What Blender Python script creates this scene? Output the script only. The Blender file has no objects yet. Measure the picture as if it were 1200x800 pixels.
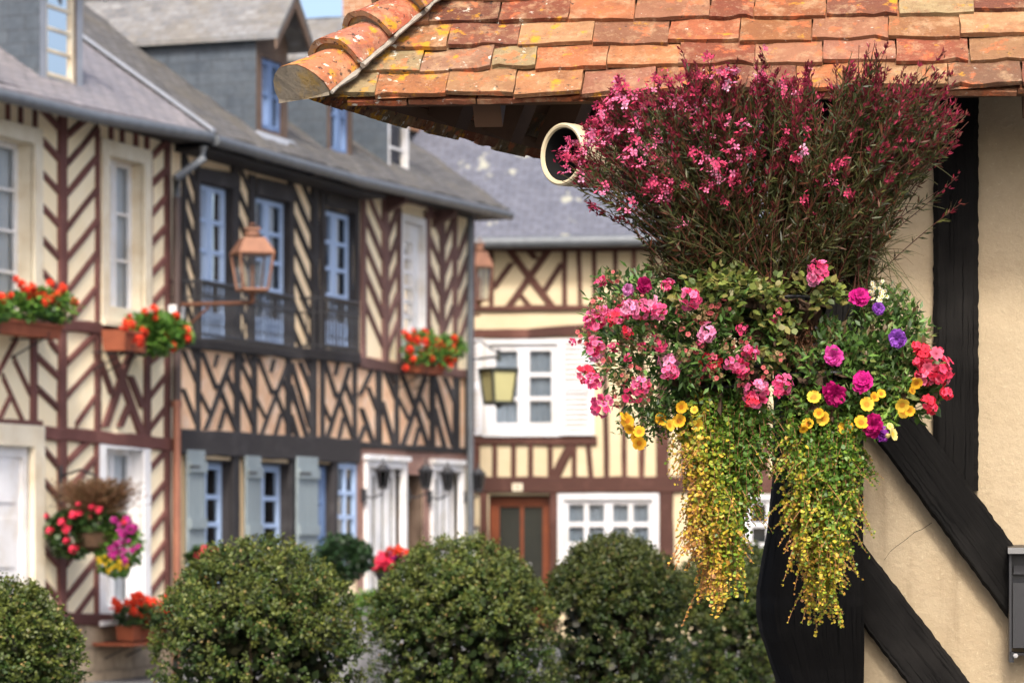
import bpy, math, random
import numpy as np
from mathutils import Vector, Matrix, noise

random.seed(7)
rng = np.random.default_rng(11)
FP, HOR, EYE = 3600.0, 620.0, 1.6          # focal length and horizon in photo pixels (1200 wide), eye height
SC = bpy.context.scene
COL = SC.collection


def at(px, py, Y):
    return Vector(((px - 600) * Y / FP, Y, EYE + (HOR - py) * Y / FP))


# ------------------------------------------------------------------ materials
def _nodes(name):
    m = bpy.data.materials.new(name)
    m.use_nodes = True
    nt = m.node_tree
    nt.nodes.clear()
    return m, nt, nt.nodes.new, nt.links.new


def ramp(nt, fac, stops):
    r = nt.nodes.new('ShaderNodeValToRGB')
    el = r.color_ramp.elements
    while len(el) < len(stops):
        el.new(0.5)
    for e, (p, c) in zip(el, stops):
        e.position = p
        e.color = (*c, 1) if len(c) == 3 else c
    nt.links.new(fac, r.inputs[0])
    return r.outputs[0]


def mixc(nt, a, b, fac, mode='MIX'):
    n = nt.nodes.new('ShaderNodeMix')
    n.data_type = 'RGBA'
    n.blend_type = mode
    for s, v in ((n.inputs[6], a), (n.inputs[7], b)):
        if hasattr(v, 'default_value') or hasattr(v, 'is_linked'):
            nt.links.new(v, s)
        else:
            s.default_value = (*v, 1)
    if hasattr(fac, 'is_linked'):
        nt.links.new(fac, n.inputs[0])
    else:
        n.inputs[0].default_value = fac
    return n.outputs[2]


def coords(nt, kind='Object', scale=(1, 1, 1)):
    t = nt.nodes.new('ShaderNodeTexCoord')
    mp = nt.nodes.new('ShaderNodeMapping')
    mp.inputs['Scale'].default_value = scale
    nt.links.new(t.outputs[kind], mp.inputs[0])
    return mp.outputs[0]


def noise_tex(nt, vec, scale, detail=6, rough=.6):
    n = nt.nodes.new('ShaderNodeTexNoise')
    n.inputs['Scale'].default_value = scale
    n.inputs['Detail'].default_value = detail
    n.inputs['Roughness'].default_value = rough
    nt.links.new(vec, n.inputs['Vector'])
    return n.outputs['Fac']


def finish(m, nt, color, rough=.7, bump=None, bstr=.3, bdist=.01, spec=.3, metallic=0, transl=0, emis=None):
    b = nt.nodes.new('ShaderNodeBsdfPrincipled')
    out = nt.nodes.new('ShaderNodeOutputMaterial')
    if hasattr(color, 'is_linked'):
        nt.links.new(color, b.inputs['Base Color'])
    else:
        b.inputs['Base Color'].default_value = (*color, 1)
    if hasattr(rough, 'is_linked'):
        nt.links.new(rough, b.inputs['Roughness'])
    else:
        b.inputs['Roughness'].default_value = rough
    b.inputs['Specular IOR Level'].default_value = spec
    b.inputs['Metallic'].default_value = metallic
    if bump is not None:
        bn = nt.nodes.new('ShaderNodeBump')
        bn.inputs['Strength'].default_value = bstr
        bn.inputs['Distance'].default_value = bdist
        nt.links.new(bump, bn.inputs['Height'])
        nt.links.new(bn.outputs[0], b.inputs['Normal'])
    sh = b.outputs[0]
    if transl:
        t = nt.nodes.new('ShaderNodeBsdfTranslucent')
        if hasattr(color, 'is_linked'):
            nt.links.new(color, t.inputs[0])
        else:
            t.inputs[0].default_value = (*color, 1)
        mx = nt.nodes.new('ShaderNodeMixShader')
        mx.inputs[0].default_value = transl
        nt.links.new(sh, mx.inputs[1])
        nt.links.new(t.outputs[0], mx.inputs[2])
        sh = mx.outputs[0]
    nt.links.new(sh, out.inputs[0])
    return m


def M(name, c1, c2=None, scale=6, rough=.7, bump=0, bscale=40, spec=.3, metallic=0, kind='Object', stretch=(1, 1, 1), stain=None, stain_amt=.5, stain_scale=1.2):
    m, nt, new, link = _nodes(name)
    c2 = c2 or tuple(x * .75 for x in c1)
    v = coords(nt, kind, stretch)
    f = noise_tex(nt, v, scale)
    col = ramp(nt, f, [(.3, c1), (.7, c2)])
    if stain:
        f2 = noise_tex(nt, coords(nt, 'Object'), stain_scale, 8, .65)
        fr = ramp(nt, f2, [(.48, (0, 0, 0)), (.66, (stain_amt,) * 3)])
        col = mixc(nt, col, stain, fr)
    bt = noise_tex(nt, v, bscale, 8, .65) if bump else None
    return finish(m, nt, col, rough, bt, bump, .01, spec, metallic)


def leafmat(name, rough=.45, transl=.25, spec=.35):
    m, nt, new, link = _nodes(name)
    a = new('ShaderNodeAttribute')
    a.attribute_name = 'Col'
    return finish(m, nt, a.outputs['Color'], rough, spec=spec, transl=transl)


MT = {}
MT['leaf'] = leafmat('leaf')
MT['box_leaf'] = leafmat('box_leaf', .48, .2, .3)
MT['petal'] = leafmat('petal', .6, .3, .15)
MT['stem'] = leafmat('stem', .6, 0, .2)


# ------------------------------------------------------------------ objects
def tag(o, label=None, cat=None, group=None, kind=None):
    if label: o['label'] = label
    if cat: o['category'] = cat
    if group: o['group'] = group
    if kind: o['kind'] = kind
    return o


def empty(name, loc, label=None, cat=None, group=None):
    o = bpy.data.objects.new(name, None)
    o.empty_display_size = .1
    o.location = loc
    COL.objects.link(o)
    return tag(o, label, cat, group)


def base_of(o):
    v = Vector((0, 0, 0))
    while o is not None:
        v += o.location
        o = o.parent
    return v


def link_mesh(name, me, parent=None, loc=None):
    o = bpy.data.objects.new(name, me)
    COL.objects.link(o)
    if parent is not None:
        o.parent = parent
    if loc is not None:
        o.location = loc
    return o


def kids(o):
    return [c for c in o.children]


def copy_tree(o, parent=None):
    c = o.copy()
    COL.objects.link(c)
    if parent is not None:
        c.parent = parent
    for ch in kids(o):
        copy_tree(ch, c)
    return c


class MB:
    """collects polygons in world coordinates, then links them as one mesh object"""
    def __init__(s):
        s.v, s.f, s.uv, s.c, s.mi = [], [], [], [], []

    def face(s, pts, uv=None, col=None, mi=0):
        b = len(s.v)
        s.v += [tuple(p) for p in pts]
        s.f.append(tuple(range(b, b + len(pts))))
        s.uv.append(uv or [(0, 0)] * len(pts))
        s.c.append(col or (1, 1, 1))
        s.mi.append(mi)

    def prism(s, front, back, col=None, uv=None, closed=True, mi=0):
        """front/back: matching polygons (same order); front seen counter-clockwise"""
        n = len(front)
        s.face(front, uv, col, mi)
        if closed:
            s.face(list(reversed(back)), list(reversed(uv)) if uv else None, col, mi)
        for i in range(n):
            j = (i + 1) % n
            u = [uv[i], uv[i], uv[j], uv[j]] if uv else None
            s.face([front[i], back[i], back[j], front[j]], u, col, mi)

    def box(s, c, hx, hy, hz, ax=None, col=None):
        """ax: 3 unit axes"""
        ax = ax or (Vector((1, 0, 0)), Vector((0, 1, 0)), Vector((0, 0, 1)))
        c = Vector(c)
        P = lambda a, b, d: c + ax[0] * (a * hx) + ax[1] * (b * hy) + ax[2] * (d * hz)
        s.prism([P(-1, -1, -1), P(1, -1, -1), P(1, -1, 1), P(-1, -1, 1)], [P(-1, 1, -1), P(1, 1, -1), P(1, 1, 1), P(-1, 1, 1)], col)

    def tube(s, pts, r, n=8, col=None, caps=True):
        pts = [Vector(p) for p in pts]
        rr = r if isinstance(r, (list, tuple)) else [r] * len(pts)
        rings = []
        for i, p in enumerate(pts):
            d = (pts[min(i + 1, len(pts) - 1)] - pts[max(i - 1, 0)]).normalized()
            a = Vector((0, 0, 1)) if abs(d.z) < .9 else Vector((1, 0, 0))
            x = d.cross(a).normalized()
            y = d.cross(x).normalized()
            rings.append([p + (x * math.cos(t) + y * math.sin(t)) * rr[i] for t in [2 * math.pi * k / n for k in range(n)]])
        for A, B in zip(rings, rings[1:]):
            for k in range(n):
                j = (k + 1) % n
                s.face([A[k], B[k], B[j], A[j]], None, col)
        if caps:
            s.face(rings[0], None, col)
            s.face(list(reversed(rings[-1])), None, col)

    def loft(s, rings, col=None, cap0=True, cap1=True):
        n = len(rings[0])
        for A, B in zip(rings, rings[1:]):
            for k in range(n):
                j = (k + 1) % n
                s.face([A[k], A[j], B[j], B[k]], None, col)
        if cap0: s.face(list(reversed(rings[0])), None, col)
        if cap1: s.face(rings[-1], None, col)

    def build(s, name, mat, parent=None, smooth=False, weld=True, origin=None):
        V = np.array(s.v, dtype=float)
        if parent is not None:
            off = np.array(base_of(parent))
        else:
            off = np.array(origin) if origin is not None else np.array([V[:, 0].mean(), V[:, 1].mean(), V[:, 2].min()])
        me = bpy.data.meshes.new(name)
        me.from_pydata((V - off).tolist(), [], s.f)
        uvl = me.uv_layers.new(name='UVMap')
        flat = np.array([c for f in s.uv for p in f for c in p], dtype=np.float32)
        uvl.data.foreach_set('uv', flat)
        if any(c != (1, 1, 1) for c in s.c):
            ca = me.color_attributes.new('Col', 'FLOAT_COLOR', 'CORNER')
            cc = np.array([x for f, c in zip(s.f, s.c) for _ in f for x in (*c, 1)], dtype=np.float32)
            ca.data.foreach_set('color', cc)
        if any(s.mi):
            me.polygons.foreach_set('material_index', s.mi)
        mats = mat if isinstance(mat, (list, tuple)) else [mat]
        for m in mats:
            me.materials.append(m)
        if smooth or weld:
            import bmesh
            bm = bmesh.new()
            bm.from_mesh(me)
            bmesh.ops.remove_doubles(bm, verts=bm.verts, dist=1e-5)
            bmesh.ops.recalc_face_normals(bm, faces=bm.faces)
            bm.to_mesh(me)
            bm.free()
        if smooth:
            me.polygons.foreach_set('use_smooth', [True] * len(me.polygons))
            try:
                me.set_sharp_from_angle(angle=math.radians(40))
            except Exception:
                pass
        me.update()
        return link_mesh(name, me, parent, None if parent is not None else off)


# ------------------------------------------------------------------ clouds of small faces (leaves, petals)
def unit(a):
    return a / np.maximum(np.linalg.norm(a, axis=-1, keepdims=True), 1e-9)


def rand_dir(n):
    return unit(rng.normal(size=(n, 3)))


LEAF = (np.array([[0, 0, 0], [.5, .42, .16], [0, 1, -.08], [-.5, .42, .16]]), np.array([[0, 1, 2], [0, 2, 3]]))
ROUND = (np.array([[0, 0, 0], [.42, .2, .06], [.5, .6, .1], [0, 1, 0], [-.5, .6, .1], [-.42, .2, .06]]), np.array([[0, 1, 2], [0, 2, 3], [0, 3, 4], [0, 4, 5]]))


def flower_template(petals, r, w, cup, center=None, inner=0.0, split=1):
    """petals round the z axis; returns verts, tris, per-vertex tone (1 petal, 0 centre)"""
    V, T, tone = [], [], []
    for k in range(petals):
        a = 2 * math.pi * k / petals
        rot = lambda x, y, z: (x * math.cos(a) - y * math.sin(a), x * math.sin(a) + y * math.cos(a), z)
        b = len(V)
        V += [rot(0, inner, 0), rot(w * .5, r * .55, cup * .6), rot(w * .42, r * .92, cup), rot(0, r, cup * 1.05 - r * .06), rot(-w * .42, r * .92, cup), rot(-w * .5, r * .55, cup * .6)]
        tone += [.45, 1, 1.05, 1.05, 1.05, 1]
        T += [(b, b + 1, b + 2), (b, b + 2, b + 3), (b, b + 3, b + 4), (b, b + 4, b + 5)]
    return np.array(V), np.array(T), np.array(tone)


class Cloud:
    def __init__(s):
        s.V, s.T, s.C, s.n = [], [], [], 0

    def add(s, tpl, pos, ydir, zdir, sx, sy, sz, col, tone=None):
        pos = np.asarray(pos, float)
        n = len(pos)
        if n == 0: return
        y = unit(np.broadcast_to(np.asarray(ydir, float), (n, 3)))
        z = np.broadcast_to(np.asarray(zdir, float), (n, 3))
        z = unit(z - y * (z * y).sum(1, keepdims=True))
        x = np.cross(y, z)
        tv, tf = tpl[0], tpl[1]
        k = len(tv)
        S = [np.broadcast_to(np.asarray(a, float), (n,)) for a in (sx, sy, sz)]
        P = pos[:, None, :] + x[:, None, :] * (tv[None, :, 0, None] * S[0][:, None, None]) + y[:, None, :] * (tv[None, :, 1, None] * S[1][:, None, None]) + z[:, None, :] * (tv[None, :, 2, None] * S[2][:, None, None])
        s.V.append(P.reshape(-1, 3))
        s.T.append((tf[None] + (np.arange(n) * k)[:, None, None] + s.n).reshape(-1, 3))
        c = np.broadcast_to(np.asarray(col, float), (n, 3))
        c = np.repeat(c[:, None, :], k, 1)
        if tone is not None:
            c = c * np.asarray(tone)[None, :, None]
        s.C.append(c.reshape(-1, 3))
        s.n += n * k

    def strip(s, pts, r, col, n=3):
        """thin stem through pts (k,3)"""
        pts = np.asarray(pts, float)
        k = len(pts)
        r = np.broadcast_to(np.asarray(r, float), (k,))
        d = unit(np.gradient(pts, axis=0))
        a = np.where(np.abs(d[:, 2:3]) < .9, np.array([[0, 0, 1.]]), np.array([[1., 0, 0]]))
        x = unit(np.cross(d, a))
        y = np.cross(d, x)
        ang = np.arange(n) * 2 * np.pi / n
        P = pts[:, None] + (x[:, None] * np.cos(ang)[None, :, None] + y[:, None] * np.sin(ang)[None, :, None]) * r[:, None, None]
        s.V.append(P.reshape(-1, 3))
        i = np.arange(k - 1)[:, None] * n + s.n
        j = np.arange(n)[None]
        jj = (j + 1) % n
        q = np.concatenate([np.stack([i + j, i + n + j, i + n + jj], -1).reshape(-1, 3), np.stack([i + j, i + n + jj, i + jj], -1).reshape(-1, 3)])
        s.T.append(q)
        s.C.append(np.broadcast_to(np.asarray(col, float), (k * n, 3)))
        s.n += k * n

    def mesh(s, name, mat, off):
        V = np.concatenate(s.V) - np.asarray(off, float)
        T = np.concatenate(s.T).astype(np.int32)
        C = np.concatenate(s.C)
        me = bpy.data.meshes.new(name)
        me.vertices.add(len(V))
        me.vertices.foreach_set('co', V.astype(np.float32).ravel())
        me.loops.add(T.size)
        me.loops.foreach_set('vertex_index', T.ravel())
        me.polygons.add(len(T))
        me.polygons.foreach_set('loop_start', np.arange(len(T), dtype=np.int32) * 3)
        me.update(calc_edges=True)
        ca = me.color_attributes.new('Col', 'FLOAT_COLOR', 'POINT')
        ca.data.foreach_set('color', np.concatenate([np.clip(C, 0, 1), np.ones((len(C), 1))], 1).astype(np.float32).ravel())
        me.materials.append(mat)
        return me

    def build(s, name, mat, parent=None, origin=None):
        off = base_of(parent) if parent is not None else Vector(origin)
        return link_mesh(name, s.mesh(name, mat, off), parent, None if parent is not None else off)


def pick(cols, n, p=None, jit=.15):
    cols = np.array(cols, float)
    c = cols[rng.choice(len(cols), n, p=p)]
    return np.clip(c * (1 + rng.uniform(-jit, jit, (n, 1))), 0, 1)


# ------------------------------------------------------------------ facades
class Facade:
    """a vertical plane: origin P0 (x, y), horizontal direction d, outward normal n (towards the street)"""
    def __init__(s, P0, d, n):
        s.P0, s.d, s.n = Vector((*P0, 0)), Vector((*d, 0)).normalized(), Vector((*n, 0)).normalized()

    def px(s, x, y, out=0.0):
        P = s.P0 + s.n * out
        rx = (x - 600) / FP
        # P + d t = k (rx, 1)
        den = s.d.x - rx * s.d.y
        t = (rx * P.y - P.x) / den
        Y = P.y + s.d.y * t
        return t, EYE + (HOR - y) * Y / FP

    def pt(s, t, z, out=0.0):
        p = s.P0 + s.d * t + s.n * out
        return Vector((p.x, p.y, z))

    def axes(s):
        return (s.d, -s.n, Vector((0, 0, 1)))


_bar_i = [0]


def bar(F, name, mat, parent, kind, x0, y0, x1, y1, w, depth=.02, wob=.010, back=-.01, seg=.3):
    """one timber of a half-timbered wall, traced from photo pixels onto its facade"""
    _bar_i[0] += 1
    depth += (_bar_i[0] % 23) * .0004
    h = w / 2
    if kind == 'v':
        A = [F.px(x0 - h, y0), F.px(x0 + h, y0)]
        B = [F.px(x1 - h, y1), F.px(x1 + h, y1)]
    else:
        A = [F.px(x0, y0 - h), F.px(x0, y0 + h)]
        B = [F.px(x1, y1 - h), F.px(x1, y1 + h)]
    A, B = np.array(A), np.array(B)
    L = np.linalg.norm(A.mean(0) - B.mean(0))
    n = max(1, int(L / seg))
    ax = (B.mean(0) - A.mean(0)) / max(L, 1e-6)
    pr = np.array([-ax[1], ax[0]])
    W = abs(np.dot(A[1] - A[0], pr)) + 1e-6
    mb = MB()
    off = [np.array([random.uniform(-wob, wob) for _ in range(2)]) for _ in range(n + 1)]
    ru = random.uniform(0, 50)
    rows = []
    for i in range(n + 1):
        t = i / n
        e = (0 if i in (0, n) else 1)
        p0 = A[0] * (1 - t) + B[0] * t + pr * off[i][0] * e
        p1 = A[1] * (1 - t) + B[1] * t + pr * off[i][1] * e
        rows.append((p0, p1, ru + L * t))
    bev = min(.012, W * .2)
    for (a0, a1, ua), (b0, b1, ub) in zip(rows, rows[1:]):
        f = lambda p, q, k: p + (q - p) / max(np.linalg.norm(q - p), 1e-6) * k
        A0, A1, B0, B1 = F.pt(*f(a0, a1, bev), depth), F.pt(*f(a1, a0, bev), depth), F.pt(*f(b0, b1, bev), depth), F.pt(*f(b1, b0, bev), depth)
        mb.face([A0, B0, B1, A1], [(ua, 0), (ub, 0), (ub, W), (ua, W)])
        m0a, m0b, m1a, m1b = F.pt(*a0, depth - bev), F.pt(*b0, depth - bev), F.pt(*a1, depth - bev), F.pt(*b1, depth - bev)
        mb.face([m0a, m0b, B0, A0], [(ua, 0), (ub, 0), (ub, .01), (ua, .01)])
        mb.face([A1, B1, m1b, m1a], [(ua, W), (ub, W), (ub, W), (ua, W)])
        mb.face([F.pt(*a0, back), F.pt(*b0, back), m0b, m0a], [(ua, 0), (ub, 0), (ub, .02), (ua, .02)])
        mb.face([m1a, m1b, F.pt(*b1, back), F.pt(*a1, back)], [(ua, W), (ub, W), (ub, W), (ua, W)])
    for r in (rows[0], rows[-1]):
        mb.face([F.pt(*r[0], back), F.pt(*r[1], back), F.pt(*r[1], depth - bev), F.pt(*r[0], depth - bev)])
    return mb.build(name, mat, parent)


def bars(F, name, mat, parent, kind, rows, depth=.02, dw=9):
    for r in rows:
        bar(F, name, mat, parent, kind, *r[:4], r[4] if len(r) > 4 else dw, depth)


def wall_mesh(F, t0, t1, z0, z1, openings, mb, out=0.0):
    """flat wall with rectangular holes"""
    T = sorted({t0, t1, *[a for o in openings for a in o[:2]]})
    Z = sorted({z0, z1, *[a for o in openings for a in o[2:4]]})
    T = [t for t in T if t0 <= t <= t1]
    Z = [z for z in Z if z0 <= z <= z1]
    for a, b in zip(T, T[1:]):
        for c, d in zip(Z, Z[1:]):
            m, k = (a + b) / 2, (c + d) / 2
            if any(o[0] < m < o[1] and o[2] < k < o[3] for o in openings):
                continue
            mb.face([F.pt(a, c, out), F.pt(b, c, out), F.pt(b, d, out), F.pt(a, d, out)], [(a, c), (b, c), (b, d), (a, d)])


def rect_bar(F, mb, t0, t1, z0, z1, o0, o1, col=None):
    mb.prism([F.pt(t0, z0, o1), F.pt(t1, z0, o1), F.pt(t1, z1, o1), F.pt(t0, z1, o1)],
             [F.pt(t0, z0, o0), F.pt(t1, z0, o0), F.pt(t1, z1, o0), F.pt(t0, z1, o0)], col, [(t0, z0), (t1, z0), (t1, z1), (t0, z1)])


def ring(F, mb, t0, t1, z0, z1, w, o0, o1, bottom=True, wt=None):
    wt = wt or w
    rect_bar(F, mb, t0, t0 + w, z0, z1, o0, o1)
    rect_bar(F, mb, t1 - w, t1, z0, z1, o0, o1)
    rect_bar(F, mb, t0 + w, t1 - w, z1 - wt, z1, o0, o1 - .002)
    if bottom:
        rect_bar(F, mb, t0 + w, t1 - w, z0, z0 + wt, o0, o1 - .002)


def px_rect(F, x0, x1, ytop, ybot, yref=None):
    """opening from photo pixels; heights taken at the middle"""
    xm = (x0 + x1) / 2
    ta, tb = F.px(x0, 400)[0], F.px(x1, 400)[0]
    return ta, tb, F.px(xm, ybot)[1], F.px(xm, ytop)[1]


def window(F, house, rect, mats, reveal=.16, casing=.1, leaves=2, cols=1, rows=3, curtain=None, panel=0.0, stile=.05, muntin=.028, label=None, proud=.035, name='window', dark=None, cas_top=None, slats=False):
    """casing (the part), with reveal, sash, pane and curtain as its sub-parts; returns the hole in the wall"""
    t0, t1, z0, z1 = rect
    mb = MB()
    if casing:
        ct = cas_top or casing
        ring(F, mb, t0 - casing, t1 + casing, z0 - casing * .8, z1 + ct, casing, -.02, proud, True, casing)
        rect_bar(F, mb, t0 - casing - .03, t1 + casing + .03, z0 - casing * .8 - .05, z0 - casing * .8 - .002, -.02, proud + .05)
    else:
        ring(F, mb, t0, t1, z0, z1, .03, -reveal, -.02)
    w = mb.build(name, mats['casing'], house)
    if label: w['label'] = label
    r = MB()
    for q in ([(t0, z0, 0), (t0, z0, 1), (t0, z1, 1), (t0, z1, 0)], [(t1, z0, 1), (t1, z0, 0), (t1, z1, 0), (t1, z1, 1)],
              [(t0, z1, 0), (t0, z1, 1), (t1, z1, 1), (t1, z1, 0)], [(t0, z0, 1), (t0, z0, 0), (t1, z0, 0), (t1, z0, 1)]):
        r.face([F.pt(a, b, -.001 - c * reveal) for a, b, c in q], [(a, b) for a, b, c in q])
    r.build('reveal', mats['reveal'], w)
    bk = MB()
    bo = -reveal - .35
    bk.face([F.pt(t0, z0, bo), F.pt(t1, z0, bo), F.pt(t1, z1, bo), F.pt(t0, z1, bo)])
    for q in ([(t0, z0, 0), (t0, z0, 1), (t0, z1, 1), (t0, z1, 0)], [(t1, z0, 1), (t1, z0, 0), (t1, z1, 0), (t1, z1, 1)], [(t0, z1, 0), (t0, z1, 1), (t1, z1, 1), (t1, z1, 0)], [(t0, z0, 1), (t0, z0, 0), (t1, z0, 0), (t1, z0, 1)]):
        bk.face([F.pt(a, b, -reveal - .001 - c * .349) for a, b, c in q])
    bk.build('dark_backing', MT['room_dark'], w)
    s = MB()
    o0, o1 = -reveal, -reveal + .05
    lw = (t1 - t0) / leaves
    g = MB()
    for k in range(leaves):
        a, b = t0 + k * lw, t0 + (k + 1) * lw
        ring(F, s, a + .002, b - .002, z0, z1, stile, o0, o1, True, stile * 1.15)
        zb = z0 + stile * 1.15
        if panel:
            rect_bar(F, s, a + stile, b - stile, zb, zb + panel, o0 + .01, o1 - .012)
            rect_bar(F, s, a + stile, b - stile, zb + panel, zb + panel + muntin * 1.6, o0, o1 - .004)
            zb += panel + muntin * 1.6
        zt = z1 - stile * 1.15
        ia, ib = a + stile, b - stile
        for c in range(1, cols):
            x = ia + (ib - ia) * c / cols
            rect_bar(F, s, x - muntin / 2, x + muntin / 2, zb, zt, o0 + .006, o1 - .006)
        for c in range(1, rows):
            z = zb + (zt - zb) * c / rows
            rect_bar(F, s, ia, ib, z - muntin / 2, z + muntin / 2, o0 + .008, o1 - .008)
        if slats:
            for c in range(1, 4):
                x = ia + (ib - ia) * c / 4
                rect_bar(F, s, x - .02, x + .02, zb, zt, o0 + .01, o1 - .003)
        tilt = random.uniform(-.006, .006)
        g.face([F.pt(ia, zb, -reveal + .02 + tilt), F.pt(ib, zb, -reveal + .02 - tilt), F.pt(ib, zt, -reveal + .02 - tilt), F.pt(ia, zt, -reveal + .02 + tilt)])
    s.build('sash', mats['sash'], w)
    g.build('pane', MT['glass'], w)
    if curtain:
        for (ca, cb) in curtain:
            c = MB()
            a, b = t0 + (t1 - t0) * ca, t0 + (t1 - t0) * cb
            n = max(8, int((b - a) / .025))
            for i in range(n):
                f = lambda i: (a + (b - a) * i / n, -reveal - .03 + .014 * math.sin(i * 1.9) + .008 * math.sin(i * .7))
                (ta, oa), (tb, ob) = f(i), f(i + 1)
                c.face([F.pt(ta, z0, oa), F.pt(tb, z0, ob), F.pt(tb, z1, ob), F.pt(ta, z1, oa)])
            c.build('curtain', mats.get('curtain', MT['curtain']), w, smooth=True)
    return rect
# ------------------------------------------------------------------ the materials of the place
def timber(name, c1, c2, bump=.5, rough=.75, worn=None, spec=.3):
    m, nt, new, link = _nodes(name)
    v = coords(nt, 'UV', (2.2, 26, 1))
    f = noise_tex(nt, v, 2.0, 8, .7)
    g = noise_tex(nt, coords(nt, 'UV', (1.0, 60, 1)), 2.4, 6, .7)
    col = ramp(nt, f, [(.3, c1), (.72, c2)])
    big = noise_tex(nt, coords(nt, 'Object'), 2.3, 6, .6)
    col = mixc(nt, col, worn or tuple(min(1, x * 1.7 + .02) for x in c2), ramp(nt, big, [(.52, (0, 0, 0)), (.75, (.55,) * 3)]))
    oi = new('ShaderNodeObjectInfo')
    rv = ramp(nt, oi.outputs['Random'], [(0, (.72, .72, .72)), (1, (1.18, 1.15, 1.12))])
    col = mixc(nt, col, rv, 1.0, 'MULTIPLY')
    crack = ramp(nt, g, [(.30, (0, 0, 0)), (.42, (1, 1, 1))])
    col = mixc(nt, tuple(x * .35 for x in c1), col, crack)
    h = mixc(nt, f, crack, .6)
    return finish(m, nt, col, rough, h, bump, .012, spec)


def plaster(name, c1, c2, stain, amt=.5, bump=.25, bscale=30, sscale=1.4, speck=None):
    m, nt, new, link = _nodes(name)
    v = coords(nt, 'Object')
    col = ramp(nt, noise_tex(nt, v, 3.5, 8, .65), [(.3, c1), (.7, c2)])
    col = mixc(nt, col, stain, ramp(nt, noise_tex(nt, v, sscale, 8, .7), [(.5, (0, 0, 0)), (.7, (amt,) * 3)]))
    if speck:
        col = mixc(nt, col, speck, ramp(nt, noise_tex(nt, v, 120, 3, .6), [(.60, (0, 0, 0)), (.72, (.55,) * 3)]))
        st = noise_tex(nt, coords(nt, 'Object', (9, 9, .9)), 1.0, 7, .7)
        col = mixc(nt, col, tuple(x * .52 for x in stain), ramp(nt, st, [(.54, (0, 0, 0)), (.74, (.5,) * 3)]))
        col = mixc(nt, col, tuple(min(1, x * 1.25) for x in c1), ramp(nt, noise_tex(nt, v, 1.1, 5, .6), [(.52, (0, 0, 0)), (.60, (.35,) * 3)]))
        col = mixc(nt, col, tuple(x * .8 for x in c2), ramp(nt, noise_tex(nt, v, 24, 5, .7), [(.5, (0, 0, 0)), (.75, (.4,) * 3)]))
    return finish(m, nt, col, .9, noise_tex(nt, v, bscale, 10, .7), bump, .01, .15)


def coursed(name, c1, c2, c3, bw, bh, mortar, msize=.02, bump=.5, moss=None, moss_amt=.8, moss_lo=.55, moss_hi=.7, rough=.7, squash=1.0, spots=None, spec=.3):
    """slates, bricks and blocks: courses laid out in metres over the UVs"""
    m, nt, new, link = _nodes(name)
    v = coords(nt, 'UV')
    wv = new('ShaderNodeVectorMath'); wv.operation = 'ADD'
    nz = new('ShaderNodeTexNoise'); nz.inputs['Scale'].default_value = 6
    link(v, nz.inputs['Vector'])
    sc = new('ShaderNodeVectorMath'); sc.operation = 'SCALE'; sc.inputs['Scale'].default_value = bh * .25
    link(nz.outputs['Color'], sc.inputs[0]); link(v, wv.inputs[0]); link(sc.outputs[0], wv.inputs[1])
    b = new('ShaderNodeTexBrick')
    b.inputs['Scale'].default_value = 1
    b.inputs['Brick Width'].default_value = bw
    b.inputs['Row Height'].default_value = bh
    b.inputs['Mortar Size'].default_value = msize
    b.inputs['Mortar Smooth'].default_value = .3
    b.inputs['Bias'].default_value = 0
    b.inputs['Color1'].default_value = (*c1, 1)
    b.inputs['Color2'].default_value = (*c2, 1)
    b.inputs['Mortar'].default_value = (*mortar, 1)
    link(wv.outputs[0], b.inputs['Vector'])
    ob = coords(nt, 'Object')
    n1 = noise_tex(nt, ob, 3.0, 8, .7)
    col = mixc(nt, b.outputs['Color'], c3, ramp(nt, n1, [(.42, (0, 0, 0)), (.68, (.4,) * 3)]))
    mott = ramp(nt, noise_tex(nt, ob, 13, 6, .7), [(.35, (.55, .55, .55)), (.68, (1.25, 1.23, 1.2))])
    col = mixc(nt, col, mott, .5, 'MULTIPLY')
    if moss:
        col = mixc(nt, col, moss, ramp(nt, noise_tex(nt, ob, 1.7, 10, .75), [(moss_lo, (0, 0, 0)), (moss_hi, (moss_amt,) * 3)]))
    if spots:
        col = mixc(nt, col, spots, ramp(nt, noise_tex(nt, ob, 3.4, 3, .55), [(.63, (0, 0, 0)), (.68, (.85,) * 3)]))
    inv = new('ShaderNodeMath'); inv.operation = 'SUBTRACT'; inv.inputs[0].default_value = 1
    link(b.outputs['Fac'], inv.inputs[1])
    fine = noise_tex(nt, ob, 28, 8, .7)
    hsum = new('ShaderNodeMath'); hsum.operation = 'MULTIPLY_ADD'; hsum.inputs[1].default_value = .5
    link(fine, hsum.inputs[0]); link(inv.outputs[0], hsum.inputs[2])
    return finish(m, nt, col, rough, hsum.outputs[0], bump, .015, spec)


def glass():
    m, nt, new, link = _nodes('window_glass')
    g = new('ShaderNodeBsdfGlossy'); g.inputs['Roughness'].default_value = .04
    t = new('ShaderNodeBsdfTransparent'); t.inputs[0].default_value = (.82, .87, .9, 1)
    fr = new('ShaderNodeFresnel'); fr.inputs[0].default_value = 1.3
    ad = new('ShaderNodeMath'); ad.operation = 'MULTIPLY_ADD'; ad.inputs[1].default_value = 1.0; ad.inputs[2].default_value = .10
    link(fr.outputs[0], ad.inputs[0])
    mx = new('ShaderNodeMixShader')
    link(ad.outputs[0], mx.inputs[0]); link(t.outputs[0], mx.inputs[1]); link(g.outputs[0], mx.inputs[2])
    o = new('ShaderNodeOutputMaterial'); link(mx.outputs[0], o.inputs[0])
    return m


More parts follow.
